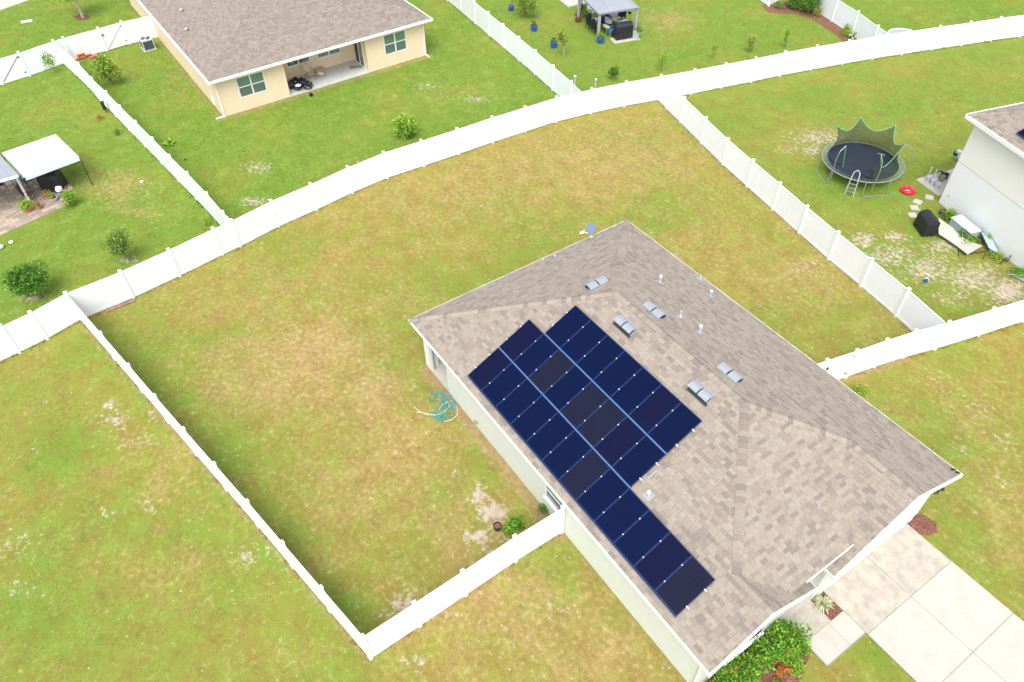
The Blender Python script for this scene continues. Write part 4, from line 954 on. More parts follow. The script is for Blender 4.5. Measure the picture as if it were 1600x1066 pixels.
# air conditioner
acp = P(233, 76)
ac = thing('air_conditioner', 'square grey outdoor air conditioner unit beside the peach house wall', 'air conditioner', acp)
MB().box(-.5, .5, -.5, .5, 0, .07).build('pad', CONC, ac)
b = MB().box(-.40, .40, -.40, .40, .08, .72).build('coil_housing', mat('ac_dark', (.055, .065, .08), .6, .1, 30), ac)
b = MB()
for sx in (-1, 1):
    for sy in (-1, 1): b.box(sx * .385 - .03, sx * .385 + .03, sy * .385 - .03, sy * .385 + .03, .075, .76)
b.box(-.42, .42, -.42, .42, .72, .80); b.build('cabinet', mat('ac_light', (.55, .57, .58), .5), ac)
b = MB()
for k_ in range(7): b.tube([(math.cos(a) * .05 * (k_ + 1), math.sin(a) * .05 * (k_ + 1), .815) for a in np.linspace(0, 6.28, 19)[:-1]], .006, 4, closed=True)
b.build('fan_grille', GREYM, ac); MB().lathe([(.34, .801), (.34, .806)], 24).build('fan_opening', DARK, ac)
# chair, table, bags on the peach patio
def lounge_chair(loc, rz, label, m_, fm_=BLACKM, group=None, name='patio_chair'):
    t = thing(name, label, 'chair', loc, rz, group)
    MB().box(-.24, .24, -.24, .24, .42, .45).build('seat', m_, t)
    q = Matrix.Translation((0, .24, .44)) @ Matrix.Rotation(-.25, 4, 'X'); MB().box(-.24, .24, -.015, .02, 0, .62, 0, q).build('backrest', m_, t)
    for sx in (-1, 1):
        for sy in (-1, 1): MB().tube([(sx * .25, sy * .22, .44), (sx * .28, sy * .28, 0)], .016, 6).build('leg', fm_, t)
        MB().tube([(sx * .28, -.24, .44), (sx * .29, -.22, .65), (sx * .28, .28, .66)], .016, 6).build('armrest', fm_, t)
    return t
TANM = mat('tan_sling', (.55, .42, .33), .8)
lounge_chair(P(486, 124, .08), R_(100), 'tan sling patio chair on the recessed patio of the peach house', TANM, BROWN)
t = thing('side_table', 'low brown side table with white paper beside the tan chair', 'table', P(501, 116, .08))
MB().box(-.3, .3, -.3, .3, .38, .41).build('tabletop', TANM, t)
for sx in (-1, 1):
    for sy in (-1, 1): MB().tube([(sx * .26, sy * .26, .38), (sx * .28, sy * .28, 0)], .014, 6).build('leg', BROWN, t)
o = MB().box(-.2, .2, -.14, .14, 0, .012).build('paper_sheet', WHITE, None, P(501, 115, .495)); tag(o, 'white sheet lying on the low side table of the peach patio', 'paper'); o.rotation_euler.z = .4
o = MB().box(-.45, .45, -.22, .22, 0, .02).build('doormat', mat('mat_grey', (.30, .26, .23), .9, .3, 12), None, P(556, 105, .083)); tag(o, 'brownish grey door mat before the sliding door of the peach house', 'mat'); o.rotation_euler.z = 1.2
def lump(mb, c, rx, ry, rz, r, m=0, n=10, k=7, amp=.2):
    c = Vector(c); b = len(mb.v)
    for i in range(k + 1):
        th = math.pi * i / k
        for j in range(n):
            a = 2 * math.pi * j / n; f = 1 + r.uniform(-amp, amp)
            mb.v.append((c.x + rx * f * math.sin(th) * math.cos(a), c.y + ry * f * math.sin(th) * math.sin(a), max(c.z + rz * f * math.cos(th), .0 + c.z - rz)))
    for i in range(k):
        for j in range(n):
            mb.f.append((b + i * n + j, b + (i + 1) * n + j, b + (i + 1) * n + (j + 1) % n, b + i * n + (j + 1) % n)); mb.m.append(m)
BAG = mat('black_bag_plastic', (.012, .016, .026), .25, .3, 6, bump=.6, coat=.3)
r = random.Random(8)
bagp = [((456, 137), .34, 'leftmost black rubbish bag of the heap on the peach patio'), ((466, 140), .30, 'black rubbish bag in the lower middle of the patio heap'), ((473, 134), .36, 'black rubbish bag at the back of the patio heap'), ((482, 138), .33, 'rightmost shiny black rubbish bag of the patio heap'), ((463, 131), .3, 'black rubbish bag behind the white lid on the patio heap')]
for (a, b_), s, lb in bagp:
    mb = MB(); lump(mb, (0, 0, s * .7), s, s, s * .75, r, amp=.25); mb.tube([(0, 0, s * 1.3), (.05, .04, s * 1.65)], [.05, .09], 7)
    o = mb.build('rubbish_bag', BAG, None, P(a, b_, .08)); tag(o, lb, 'bag', 'black rubbish bags on the peach patio')
p_ = P(466, 133, .62); b = MB(); b.lathe([(.02, .05), (.10, .05), (.19, .0), (.19, -.03), (.02, -.03)], 18); o = b.build('white_hat', WHITE, None, p_); tag(o, 'round white hat like disc lying on the black rubbish bags', 'disc')
b = MB(); b.tube([(-.06, 0, 0), (.06, 0, 0)], [.13, .13], 14); o = b.build('black_tub', BLACKM, None, P(486, 148, .13)); tag(o, 'small round black tub at the right foot of the rubbish heap', 'tub')
# terracotta blocks
r = random.Random(3); k_ = 0
tb = ['leftmost lower', 'leftmost upper', 'second from left', 'middle upper', 'second from right', 'rightmost lower', 'rightmost upper']
bp_ = [(128, 93, 0), (129, 92, .2), (138, 89, 0), (139, 85, .2), (148, 91, 0), (149, 84, 0), (151, 83, .2)]
for (a, b_, z_), lb in zip(bp_, tb):
    b = MB(); b.box(-.26, .26, -.11, .11, .0, .06); b.box(-.26, .26, -.11, .11, .13, .19); b.box(-.26, -.2, -.11, .11, .06, .13); b.box(.2, .26, -.11, .11, .06, .13)
    o = b.build('terracotta_block', TERRA, None, P(a, b_, 0) + Vector((0, 0, z_))); o.rotation_euler.z = R_(100 + r.uniform(-12, 12)); tag(o, lb + ' terracotta block of the pile against the white fence', 'block', 'terracotta blocks by the fence')

# ------------------------------------------------------------------ neighbour house, right
nh = thing('two_storey_house', 'tall cream stucco house with tan shingle roof at the right edge', 'house', (-15.72, 39.62, 0), R_(-16.6))
q = Matrix.Identity(4)
NZ = 5.3
MB().box(0, 14, 0, 9, 2.72, NZ - .08).build('upper_wall', CREAM, nh); MB().box(0.004, 13.99, .006, 8.99, 0, 2.70).build('lower_wall', CREAM2, nh)
MB().box(-.004, 14.004, -.006, 9.004, 2.70, 2.725).build('wall_joint', mat('joint_grey', (.5, .5, .48), .8), nh)
NR = Roof(SH_TAN, nh, 21); ov = .38; hf = (9 + 2 * ov) / 2
NR.face((-ov, -ov), (1, 0), NZ, .45, [[(-ov, -ov), (14 + ov, -ov), (14 + ov, -ov + hf), (-ov + hf, -ov + hf)]], 15, ex=.143)
NR.face((-ov, 9 + ov), (0, -1), NZ, .45, [[(-ov, -ov), (-ov + hf, -ov + hf), (-ov, 9 + ov)]], 10, ex=.143)
NR.face((14 + ov, 9 + ov), (-1, 0), NZ, .45, [[(-ov, 9 + ov), (-ov + hf, -ov + hf), (14 + ov, -ov + hf), (14 + ov, 9 + ov)]], 10, ex=.143)
nr = NR.deck.build('roof', DECK, nh); NR.finish(nr, 0)
k3 = math.hypot(1, .45); e1, e2 = perp(Vector((0, -1, -.45)) / k3, Vector((-1, 0, -.45)) / k3, Vector((hf, hf, .45 * hf)))
ridge_caps(nr, Vector((-ov, -ov, NZ)), Vector((-ov + hf, -ov + hf, NZ + .45 * hf)), e1, e2, SH_TAN, ex=.2, seed=31)
for a, b, n_ in (((-ov, -ov - .1), (14 + ov, -ov - .1), (0, 1)), ((-ov - .1, -ov), (-ov - .1, 9 + ov), (1, 0))): eave_board(a, b, n_, NZ - .004, 'fascia', .18, nh, .10)
b = MB(); b.tube([(.5, -.02, .75), (.5, -.2, .85), (.62, -.28, .85)], .018, 6); b.build('wall_hook', GREYM, nh)
n2 = thing('rooftop_solar', 'dark blue solar panels on the roof of the cream house at the right edge', 'solar panels', (-15.72, 39.62, 0), R_(-16.6))
e = Vector((1, 0, 0)); bv = Vector((0, 1, .45)).normalized(); nn = e.cross(bv)
NM = Matrix(((e.x, bv.x, nn.x, 0), (e.y, bv.y, nn.y, -ov), (e.z, bv.z, nn.z, NZ), (0, 0, 0, 1)))
FM2 = FM
for j in range(2):
    for i in range(6):
        o = link('solar_panel', FM, n2); o.matrix_local = NM @ Matrix.Translation((2.3 + j * 1.0 + i * pu, .55 + j * 1.67, .1)); link('cell_sheet', CMs[(i + j) % 2], o)

# ------------------------------------------------------------------ trampoline
TC = Vector((-20.15, 38.25, 0)); TR = 2.28; TZ = .92
tr = thing('trampoline', 'large round black trampoline with sagging green edged safety net', 'trampoline', TC)
circ = lambda R, z, n=48: [(R * math.cos(a), R * math.sin(a), z) for a in np.linspace(0, 2 * math.pi, n + 1)[:-1]]
TGREY = mat('trampoline_frame', (.30, .36, .33), .4, .1, 8, metal=.3)
b = MB(); b.tube(circ(TR, TZ), .028, 8, closed=True); b.build('rim', TGREY, tr)
b = MB(); b.lathe([(.01, TZ - .03), (1.2, TZ - .04), (1.98, TZ - .01), (1.98, TZ - .025), (1.2, TZ - .055), (.01, TZ - .045)], 48); b.build('jumping_mat', mat('mat_black', (.012, .018, .032), .6, .3, 3), tr)
b = MB()
for i in range(96):
    a = 2 * math.pi * i / 96; b.bar((1.97 * math.cos(a), 1.97 * math.sin(a), TZ - .015), (2.26 * math.cos(a), 2.26 * math.sin(a), TZ), .022, .022)
b.build('springs', GREYM, tr); 
tops = [P(x_, y_, 2.5) - TC for x_, y_ in [(1308, 197), (1345, 183), (1400, 195), (1415, 225), (1377, 241), (1322, 228)]]
for tp in tops: tp.z = 2.5
for i, tp in enumerate(tops):
    a = math.atan2(tp.y, tp.x); c, s = math.cos(a), math.sin(a)
    pole = [(TR * 1.03 * c, TR * 1.03 * s, .5), (TR * 1.04 * c, TR * 1.04 * s, 1.1), (TR * 1.08 * c, TR * 1.08 * s, 1.7), (TR * 1.03 * c, TR * 1.03 * s, 2.25), tuple(tp)]
    b = MB(); b.tube(pole, .022, 6); b.build('pole', TGREY, tr)
for i in range(4):
    a = math.atan2(tops[i].y, tops[i].x) - .15 if i < 3 else math.atan2(tops[4].y, tops[4].x)
    a = [2.6, 1.0, -.5, -2.05][i]
    b = MB(); a1, a2 = a - .32, a + .32
    b.tube([(TR * math.cos(a1), TR * math.sin(a1), TZ), (TR * 1.04 * math.cos(a1), TR * 1.04 * math.sin(a1), .06), (TR * 1.05 * math.cos(a1 + .06), TR * 1.05 * math.sin(a1 + .06), .03), (TR * 1.05 * math.cos(a2 - .06), TR * 1.05 * math.sin(a2 - .06), .03), (TR * 1.04 * math.cos(a2), TR * 1.04 * math.sin(a2), .06), (TR * math.cos(a2), TR * math.sin(a2), TZ)], .025, 6); b.build('leg', TGREY, tr)
NET = bpy.data.materials.new('safety_net'); NET.use_nodes = True; t_ = NET.node_tree; pb = t_.nodes['Principled BSDF']; pb.inputs['Base Color'].default_value = (.03, .045, .03, 1); pb.inputs['Roughness'].default_value = .8; pb.inputs['Alpha'].default_value = .66
EDGE = mat('lime_trim', (.15, .44, .20), .5)
bots = []
for tp in tops:
    a = math.atan2(tp.y, tp.x); bots.append(Vector((2.0 * math.cos(a), 2.0 * math.sin(a), TZ)))
def net_seg(i, j, sag, n=10, rows=5, zlow=0):
    b = MB(); ed = []
    for k in range(n + 1):
        f = k / n; tt = tops[i].lerp(tops[j], f); pull = 4 * f * (1 - f)
        tt = Vector((tt.x * (1 - .10 * pull), tt.y * (1 - .10 * pull), tt.z - sag * pull))
        a0, a1 = math.atan2(bots[i].y, bots[i].x), math.atan2(bots[j].y, bots[j].x); da = (a1 - a0 + math.pi) % (2 * math.pi) - math.pi; a = a0 + da * f
        bb = Vector((2.0 * math.cos(a), 2.0 * math.sin(a), TZ)); ed.append(tt)
        for m_ in range(rows + 1):
            g_ = m_ / rows; p = bb.lerp(tt, g_); inn = 1 - .12 * math.sin(math.pi * g_); b.v.append((p.x * inn, p.y * inn, p.z))
    for k in range(n):
        for m_ in range(rows):
            a = k * (rows + 1) + m_; b.f.append((a, a + rows + 1, a + rows + 2, a + 1)); b.m.append(0)
    b.build('net', NET, tr); b = MB(); b.tube(ed, .022, 6); b.build('net_trim', EDGE, tr)
net_seg(0, 1, .48); net_seg(1, 2, .55); net_seg(2, 3, .55); net_seg(3, 4, 1.25)
b = MB(); t5 = tops[5]; b.tube([t5, (t5.x * .86 , t5.y * .80, TZ + .02)], .018, 6); b.tube([t5, t5 + Vector((-.1, .25, -.25))], .015, 5); b.build('net_trim', EDGE, tr)
b = MB(); t4 = tops[4]; b.tube([t4 + Vector((-.28, .10, -.12)), t4, t4 + Vector((.1, .22, -.1))], .018, 5); b.build('net_trim', EDGE, tr)
SLK = mat('slack_net', (.015, .02, .03), .9)
for sx_, sy_, ra_, rb_ in ((-.9, -1.2, .45, .25), (1.1, -.9, .5, .3), (1.35, .1, .3, .5)):
    b = MB(); lump(b, (sx_, sy_, TZ), ra_, rb_, .07, random.Random(2)); b.build('slack_net', SLK, tr)
# ladder
lb_ = P(1326, 306) - TC; lb_.z = 0; d = Vector((lb_.x, lb_.y, 0)).normalized(); sd2 = Vector((-d.y, d.x, 0))
b = MB()
for s_ in (-1, 1): b.tube([lb_ + sd2 * .24 * s_, d * (TR + .03) + sd2 * .2 * s_ + Vector((0, 0, TZ + .05)), d * (TR - .1) + sd2 * .16 * s_ + Vector((0, 0, 1.35)), d * (TR - .12) + Vector((0, 0, 1.5))], .024, 6)
b.build('ladder', PIPEW, tr)
for f in (.25, .5, .75):
    b = MB(); c0 = lb_.lerp(d * (TR + .03) + Vector((0, 0, TZ)), f); b.bar(c0 - sd2 * .22, c0 + sd2 * .22, .07, .025); b.build('rung', GREYM, tr)

# ------------------------------------------------------------------ things in the trampoline yard
r = random.Random(12)
fl = thing('lips_float', 'red inflatable shaped like lips on the grass below the trampoline', 'float', P(1418, 300)); fl.rotation_euler.z = R_(52)
def lips(top):
    b = MB(); n = 16
    pts = []; rad = []
    for k in range(n + 1):
        f = k / n * 2 - 1; y = ((.07 + .25 * (1 - f * f)) * (1 - abs(f) ** 6) + (.05 * math.exp(-((abs(f) - .35) / .2) ** 2) if top else 0)) * (1 if top else -1)
        pts.append((f * .42, y * .8, .1)); rad.append(.02 + .12 * (1 - f * f) ** .7)
    b.tube(pts, rad, 10); return b
lips(True).build('upper_lip', RED, fl, smooth=True); lips(False).build('lower_lip', RED, fl, smooth=True)
MB().box(-.2, .1, -.03, .03, .06, .12).build('teeth', WHITE, fl)
stp = [((1452, 309), 'stepping stone nearest the cream house wall', 30), ((1433.5, 316), 'second stepping stone from the cream house wall', 15), ((1428.5, 325.5), 'third stepping stone from the cream house wall', 52), ((1426, 337), 'stepping stone nearest the black grill', 58)]
for (a, b_), lb, an in stp:
    o = MB().box(-.22, .22, -.22, .22, 0, .045).build('stepping_stone', CONC, None, P(a, b_)); o.rotation_euler.z = R_(an); tag(o, 'square ' + lb, 'paving stone', 'pale stepping stones in the trampoline yard')
    bm_ = None
def grill(label, loc, rz, L=1.15, D=.6, Hh=1.1, name='covered_grill', shelf=True):
    t = thing(name, label, 'grill', loc, rz); n = 11; b = MB(); rr = random.Random(len(label))
    prof = []
    for k in range(n + 1):
        a = math.pi * k / n; prof.append((-math.cos(a) * D / 2, Hh * .72 + math.sin(a) ** .7 * Hh * .28))
    prof = [(-D / 2 - .03, .12), (-D / 2, Hh * .45)] + prof + [(D / 2, Hh * .45), (D / 2 + .03, .12)]
    xs_ = [-L / 2, -L / 2 + .05, -L * .2, 0, L * .2, L / 2 - .05, L / 2]; base = len(b.v)
    for i, x_ in enumerate(xs_):
        sc = .92 if i in (0, len(xs_) - 1) else 1
        for (y_, z_) in prof: b.v.append((x_ + rr.uniform(-.01, .01), y_ * sc + rr.uniform(-.012, .012), (z_ if z_ < Hh * .5 else Hh * .5 + (z_ - Hh * .5) * (sc * (.78 if i in (0, 6) and shelf else 1)))))
    m_ = len(prof)
    for i in range(len(xs_) - 1):
        for j in range(m_ - 1): b.f.append((base + i * m_ + j, base + (i + 1) * m_ + j, base + (i + 1) * m_ + j + 1, base + i * m_ + j + 1)); b.m.append(0)
    b.f.append(tuple(base + j for j in range(m_))); b.m.append(0); e_ = base + (len(xs_) - 1) * m_; b.f.append(tuple(e_ + j for j in range(m_))[::-1]); b.m.append(0)
    b.build('cover', BLACK, t)
    for sx in (-1, 1):
        for sy in (-1, 1): MB().tube([(sx * (L / 2 - .1) - .02, sy * (D / 2 - .06), .07), (sx * (L / 2 - .1) + .02, sy * (D / 2 - .06), .07)], .07, 10).build('wheel', BLACKM, t)
    return t
grill('black covered grill on bare sand beside the stepping stones', P(1443, 361), R_(150), 1.15, .7, 1.05)
# deck box
dbp = P(1503, 363); db = thing('deck_box', 'pale blue grey storage box against the cream house wall', 'storage box', dbp, R_(-16.6))
PLAS = mat('pale_blue_plastic', (.40, .50, .52), .5, .05, 5)
MB().box(-.72, .72, -.32, .32, 0, .5).build('body', PLAS, db); b = MB(); b.box(-.76, .76, -.36, .36, .5, .56); b.box(-.7, .7, -.30, .30, .56, .585); b.build('lid', mat('pale_blue_lid', (.52, .60, .60), .5, .05, 5), db)
for k_ in range(5): MB().box(-.66 + k_ * .29, -.50 + k_ * .29, -.335, -.32, .06, .44).build('rib', PLAS, db)
# hammock lounger
hm = thing('hammock', 'sagging white hammock bed on black frame beside the storage box', 'hammock', P(1504, 385), 0)
A0 = P(1469, 366, .0) - P(1504, 385); HB = P(1504, 385)
c4 = [P(1467, 366, .25) - HB, P(1489, 356, .35) - HB, P(1536, 384, .45) - HB, P(1512, 398, .25) - HB]
b = MB(); n = 10
for i in range(n + 1):
    for j in range(n + 1):
        f, g_ = i / n, j / n; p = c4[0].lerp(c4[3], f).lerp(c4[1].lerp(c4[2], f), g_); pinch = .25 * 4 * f * (1 - f); mid = c4[0].lerp(c4[3], f).lerp(c4[1].lerp(c4[2], f), .5); p = p.lerp(mid, pinch)
        p.z -= .16 * 4 * f * (1 - f) * (.5 + 2 * g_ * (1 - g_)); b.v.append(tuple(p))
for i in range(n):
    for j in range(n): a = i * (n + 1) + j; b.f.append((a, a + 1, a + n + 2, a + n + 1)); b.m.append(0)
b.build('sling', mat('hammock_cloth', (.47, .46, .40), .8, .05, 4), hm)
b = MB(); e1_ = P(1466, 340, .9) - HB; b.poly([e1_, c4[1], c4[1].lerp(c4[0], .5) + Vector((0, 0, -.02)), c4[0]]); b.build('end_net', mat('hammock_net', (.42, .45, .36), .8), hm)
b = MB(); b.tube([e1_, c4[0] + Vector((0, 0, -.1))], .02, 6)
b.tube([P(1502, 370, .35) - HB, P(1502, 358, .6) - HB, P(1506, 358, .6) - HB, P(1530, 378, .5) - HB, P(1556, 396, .3) - HB, P(1574, 409, .05) - HB], .025, 6); b.tube([P(1498, 392, .2) - HB, P(1510, 397, .15) - HB, P(1540, 393, .1) - HB], .02, 6); b.tube([P(1498, 400, 0) - HB, P(1497, 390, .4) - HB], .02, 6); b.tube([P(1536, 405, 0) - HB, P(1541, 393, .4) - HB], .02, 6)
b.tube([P(1574, 409, .05) - HB, P(1583, 394, .4) - HB], .025, 6); b.tube([P(1562, 412, .03) - HB, P(1574, 403, .1) - HB], .025, 6)
b.build('frame', BLACKM, hm)
fc_ = thing('folded_chair', 'folded pale blue lounge chair leaning behind the hammock', 'chair', P(1545, 388)); q = Matrix.Rotation(R_(-30), 4, 'Z') @ Matrix.Rotation(.25, 4, 'Y')
MB().box(-.85, .65, -.2, .2, .22, .26, 0, q).build('seat', PLAS, fc_); b = MB()
for s_ in (-1, 1): b.box(-.95, .75, s_ * .24 - .02, s_ * .24 + .02, .18, .22, 0, q)
b.build('frame', BLACKM, fc_)
for a, b_ , s in ((-.8, -.2, .0), (.5, .2, 0)): MB().tube([q @ Vector((a, b_, .2)), q @ Vector((a, b_, -.0))], .02, 6).build('leg', BLACKM, fc_)
tree('low_bush', 'green weeds between the storage box and the hammock', 'plant', 1512, 378, .45, .75, .03, [LF_LT, LF_MID], 1000, .09, seed=40, tr=.01, clumps=20)
tree('low_bush', 'green weeds growing along the cream wall right of the storage box', 'plant', 1538, 374, .5, .6, .03, [LF_LT, LF_YEL], 800, .09, seed=41, tr=.01, clumps=16)
tree('low_bush', 'bright leafy plant left of the storage box', 'plant', 1481, 342, .55, .42, .03, [LF_LT, LF_MID], 700, .10, seed=42, tr=.01)
tree('low_bush', 'yellow green weeds beside the folded chair under the cream wall', 'plant', 1553, 403, .35, .5, .03, [LF_LT, LF_YEL], 520, .08, seed=44, tr=.01)
tree('weed_plant', 'green patch of weeds by the wall at the right edge', 'plant', 1588, 428, .3, .7, .03, [LF_MID, LF_LT], 700, .08, seed=43, tr=.01)
def pot(label, loc, r0=.16, r1=.22, h=.34, m_=BLUE, plant=None, seed=0, group=None, name='flower_pot', n=260, ph_=.45, pr_=.3, ls=.08, cat='plant pot'):
    t = thing(name, label, cat, loc, 0, group)
    MB().lathe([(r0 * .9, 0), (r0, .02), (r1, h * .85), (r1 * 1.08, h * .87), (r1 * 1.08, h), (r1 * .9, h), (r1 * .88, h - .05)], 20).build('pot', m_, t)
    MB().lathe([(r1 * .86, h - .06), (r1 * .86, h - .045)], 16).build('soil', MULCH, t)
    if plant: crown_mb((0, 0, h + ph_ * .4), pr_, pr_, ph_ * .6, n, ls, random.Random(seed), 10, lambda q_: q_.randrange(len(plant))).build('foliage', plant, t)
    return t
pot('dark grey pot beside the cream wall, left of the storage box', P(1471, 336), .14, .18, .3, mat('dark_pot', (.05, .07, .10), .5))
pot('black ring shaped pot on the bare soil of the brown lawn', P(777.5, 827), .12, .15, .28, BLACKM)
# little slab with buckets
sl = MB(); pts = ccw(px2([(1431, 281), (1438, 279), (1452, 287), (1473, 270), (1494, 280), (1467, 307)])); sl.prism(ccw(px2([(1431, 281.5), (1437, 279), (1478, 269), (1495, 262), (1470, 306), (1466, 307)])), 0, .05); o = sl.build('service_slab', CONC); tag(o, kind='structure')
bk = [((1449, 283), PIPEW, 'leftmost white bucket on the small slab by the cream house'), ((1456, 288), PIPEW, 'middle white bucket on the small slab by the cream house'), ((1463, 294), PIPEW, 'front white bucket on the small slab by the cream house'), ((1470, 283), mat('olive_pot', (.25, .27, .15), .6), 'olive green pot behind the white buckets'), ((1476, 279), BLACKM, 'black pot behind the buckets, nearest to the wall'), ((1468, 277), BLACKM, 'black pot left of the other black pot by the buckets')]
for (a, b_), m_, lb in bk:
    t = thing('bucket', lb, 'bucket', P(a, b_, .05), 0, 'buckets and pots on the small slab')
    MB().lathe([(.11, 0), (.15, .3), (.16, .3), (.16, .33), (.14, .33), (.13, .26)], 14).build('body', m_, t); MB().lathe([(.13, .22), (.13, .24)], 12).build('contents', DARK if m_ is BLACKM else SLABG, t)
    b = MB(); b.tube([(.15 * math.cos(a_), .02, .3 + .12 * math.sin(a_)) for a_ in np.linspace(0, math.pi, 9)], .006, 4); b.build('handle', GREYM, t)
for (a, b_), lb, h in (((1449, 278), 'tall white pipe stub left of the buckets', .7), ((1458, 278), 'white pipe stub between the buckets', .55), ((1464, 281), 'short white pipe stub behind the front bucket', .5)):
    o = MB().lathe([(.035, 0), (.035, h - .06), (.045, h - .06), (.045, h)], 10).build('pipe_stub', PIPEW, None, P(a, b_, .05)); tag(o, lb, 'pipe', 'white pipe stubs by the cream house')
hr = thing('hose_reel', 'grey and white hose reel on the corner of the cream house with a green hose', 'hose reel', P(1493, 252)); MB().box(-.16, .16, -.12, .12, .3, .7).build('housing', PIPEW, hr); b = MB(); b.tube([(-.25, 0, .45), (.0, 0, .45)], [.16, .16], 12); b.build('drum', BLACKM, hr)
MB().box(-.03, .03, -.03, .03, 0, .3).build('post', GREYM, hr); b = MB(); hp = P(1493, 252); b.tube([P(1492, 247, .4) - hp, P(1470, 257, .15) - hp, P(1458, 264, .02) - hp], .014, 5); b.build('hose', mat('green_hose', (.06, .30, .12), .5), hr)
o = MB(); lump(o, (0, 0, .12), .12, .12, .12, random.Random(1), amp=0, n=14, k=10); o = o.build('ball', [WHITE], None, P(1446, 440)); tag(o, 'small white ball with blue side on the sandy lawn', 'ball')
lump_mb = MB(); lump(lump_mb, (.0, -.012, .118), .112, .112, .118, random.Random(1), amp=0, n=14, k=10); oo = lump_mb.build('blue_patch', BLUEC, o); oo.location = (.012, -.012, 0)
rods = [(1574, 426, 1604, 440), (1578, 430, 1606, 444), (1583, 434, 1608, 448), (1572, 432, 1600, 436)]
for k_, (a, b_, c, d_) in enumerate(rods):
    lb = ['topmost', 'second', 'lowest', 'crossing'][k_]; o = MB(); p0, p1 = P(a, b_), P(c, d_); o.tube([Vector((0, 0, .05 + .03 * k_)), p1 - p0 + Vector((0, 0, .08 + .04 * k_))], .03, 6); o = o.build('metal_rod', GREYM, None, p0); tag(o, lb + ' grey metal rod lying by the wall at the right edge', 'rod', 'metal rods at the right edge')

# ------------------------------------------------------------------ hose heap by the main house
hz = thing('hose_heap', 'tangled turquoise hose heap with cream hose loops on the brown lawn', 'hose', P(690, 640))
r = random.Random(7); hb = P(690, 640)
b = MB()
def wob(pts, rad, n_, m_, mb, z0=.03):
    mb.tube(pts, rad, n_)
for k_ in range(9):
    cx, cy = r.choice(((685, 628), (690, 622), (700, 634), (690, 640), (686, 652), (700, 650))); R0 = r.uniform(.18, .42); c = P(cx + r.uniform(-4, 4), cy + r.uniform(-3, 3)) - hb; a0 = r.uniform(0, 6)
    pts = []
    for j in range(15):
        a = a0 + j * .42; rr = R0 * r.uniform(.7, 1.2); pts.append((c.x + rr * math.cos(a), c.y + rr * math.sin(a) * .8, .03 + r.uniform(0, .12)))
    b.tube(pts, .015, 5)
b.tube([P(x_, y_, .05) - hb for x_, y_ in ((675, 616), (684, 613), (692, 616), (698, 628), (696, 640), (690, 650), (684, 656), (690, 658), (697, 652))], .03, 5)
b.build('turquoise_hose', TURQ, hz)
b = MB(); b.tube([P(x_, y_, .07) - hb for x_, y_ in ((647, 636), (655, 643), (668, 648), (682, 649), (695, 643), (703, 634), (700, 628), (690, 633), (686, 640))], .016, 5)
b.tube([P(x_, y_, .05) - hb for x_, y_ in ((705, 626), (714, 636), (715, 648), (706, 656), (694, 659))], .016, 5); b.tube([P(x_, y_, .05) - hb for x_, y_ in ((650, 644), (664, 646), (680, 648))], .013, 5); b.build('cream_hose', HOSEW, hz)
b = MB(); b.tube([P(x_, y_, .05) - hb for x_, y_ in ((704, 626), (708, 636), (712, 640), (710, 630))], .02, 5); b.build('grey_hose', GREYM, hz)

# ------------------------------------------------------------------ tent yard at the left
ps_ = MB(); pav = ccw(px2([(-70, 250), (0, 262), (55, 275), (77, 302), (108, 311), (107, 321), (0, 369), (-90, 410)])); ps_.prism(pav, 0, .012); po = ps_.build('paver_patio', JOINT); tag(po, kind='structure')
# pavers: about 0.45 m, each its own piece
e = Vector((P(107, 321) - P(0, 369))); an = math.atan2(e.y, e.x); ce, se = math.cos(an), math.sin(an); o0 = P(0, 369)
cvx = None; PV = MB(); k_ = 0; r = random.Random(6); pavA = np.array(pav); pavers = {}
tri_parts = [ccw(px2([(-90, 410), (0, 369), (107, 321), (108, 311), (77, 302)])), ccw(px2([(-90, 410), (77, 302), (55, 275), (0, 262), (-70, 250)]))]
for i in range(-26, 14):
    for j in range(-2, 18):
        a0 = i * .46 + (j % 2) * .23; b0 = j * .31
        sq = [(o0.x + ce * a - se * b, o0.y + se * a + ce * b) for a, b in ((a0 + .008, b0 + .008), (a0 + .452, b0 + .008), (a0 + .452, b0 + .302), (a0 + .008, b0 + .302))]
        for tp in tri_parts:
            cp = clip(ccw(sq), tp)
            if len(cp) > 2 and area(cp) > .012:
                cx_ = sum(p[0] for p in cp) / len(cp); cy_ = sum(p[1] for p in cp) / len(cp)
                mb = MB(); mb.prism([(p[0] - cx_, p[1] - cy_) for p in cp], .0, .04 + r.uniform(0, .004)); mb.build('paver', PAVER, po, (cx_, cy_, .004)); k_ += 1
pd = MB(); pd.prism(ccw(px2([(60, 262), (96, 281), (115, 295), (97, 306), (78, 303)])), 0, .05); o = pd.build('grill_pad', CONC); tag(o, kind='structure')
grill('tall black covered grill under the white canopy tent', P(88, 296, .05), R_(60), 1.2, .85, 1.25)
o = MB(); lump(o, (0, 0, .12), .22, .2, .16, random.Random(3)); o = o.build('white_cloth', CANV, None, P(93, 298, .45)); tag(o, 'crumpled white bag in front of the tent grill', 'bag')
o = MB(); lump(o, (0, 0, .1), .16, .12, .12, random.Random(3)); o = o.build('red_cloth', mat('pinkred', (.6, .12, .12), .8), None, P(102, 296, .05)); tag(o, 'pinkish red rag at the foot of the tent grill', 'rag')
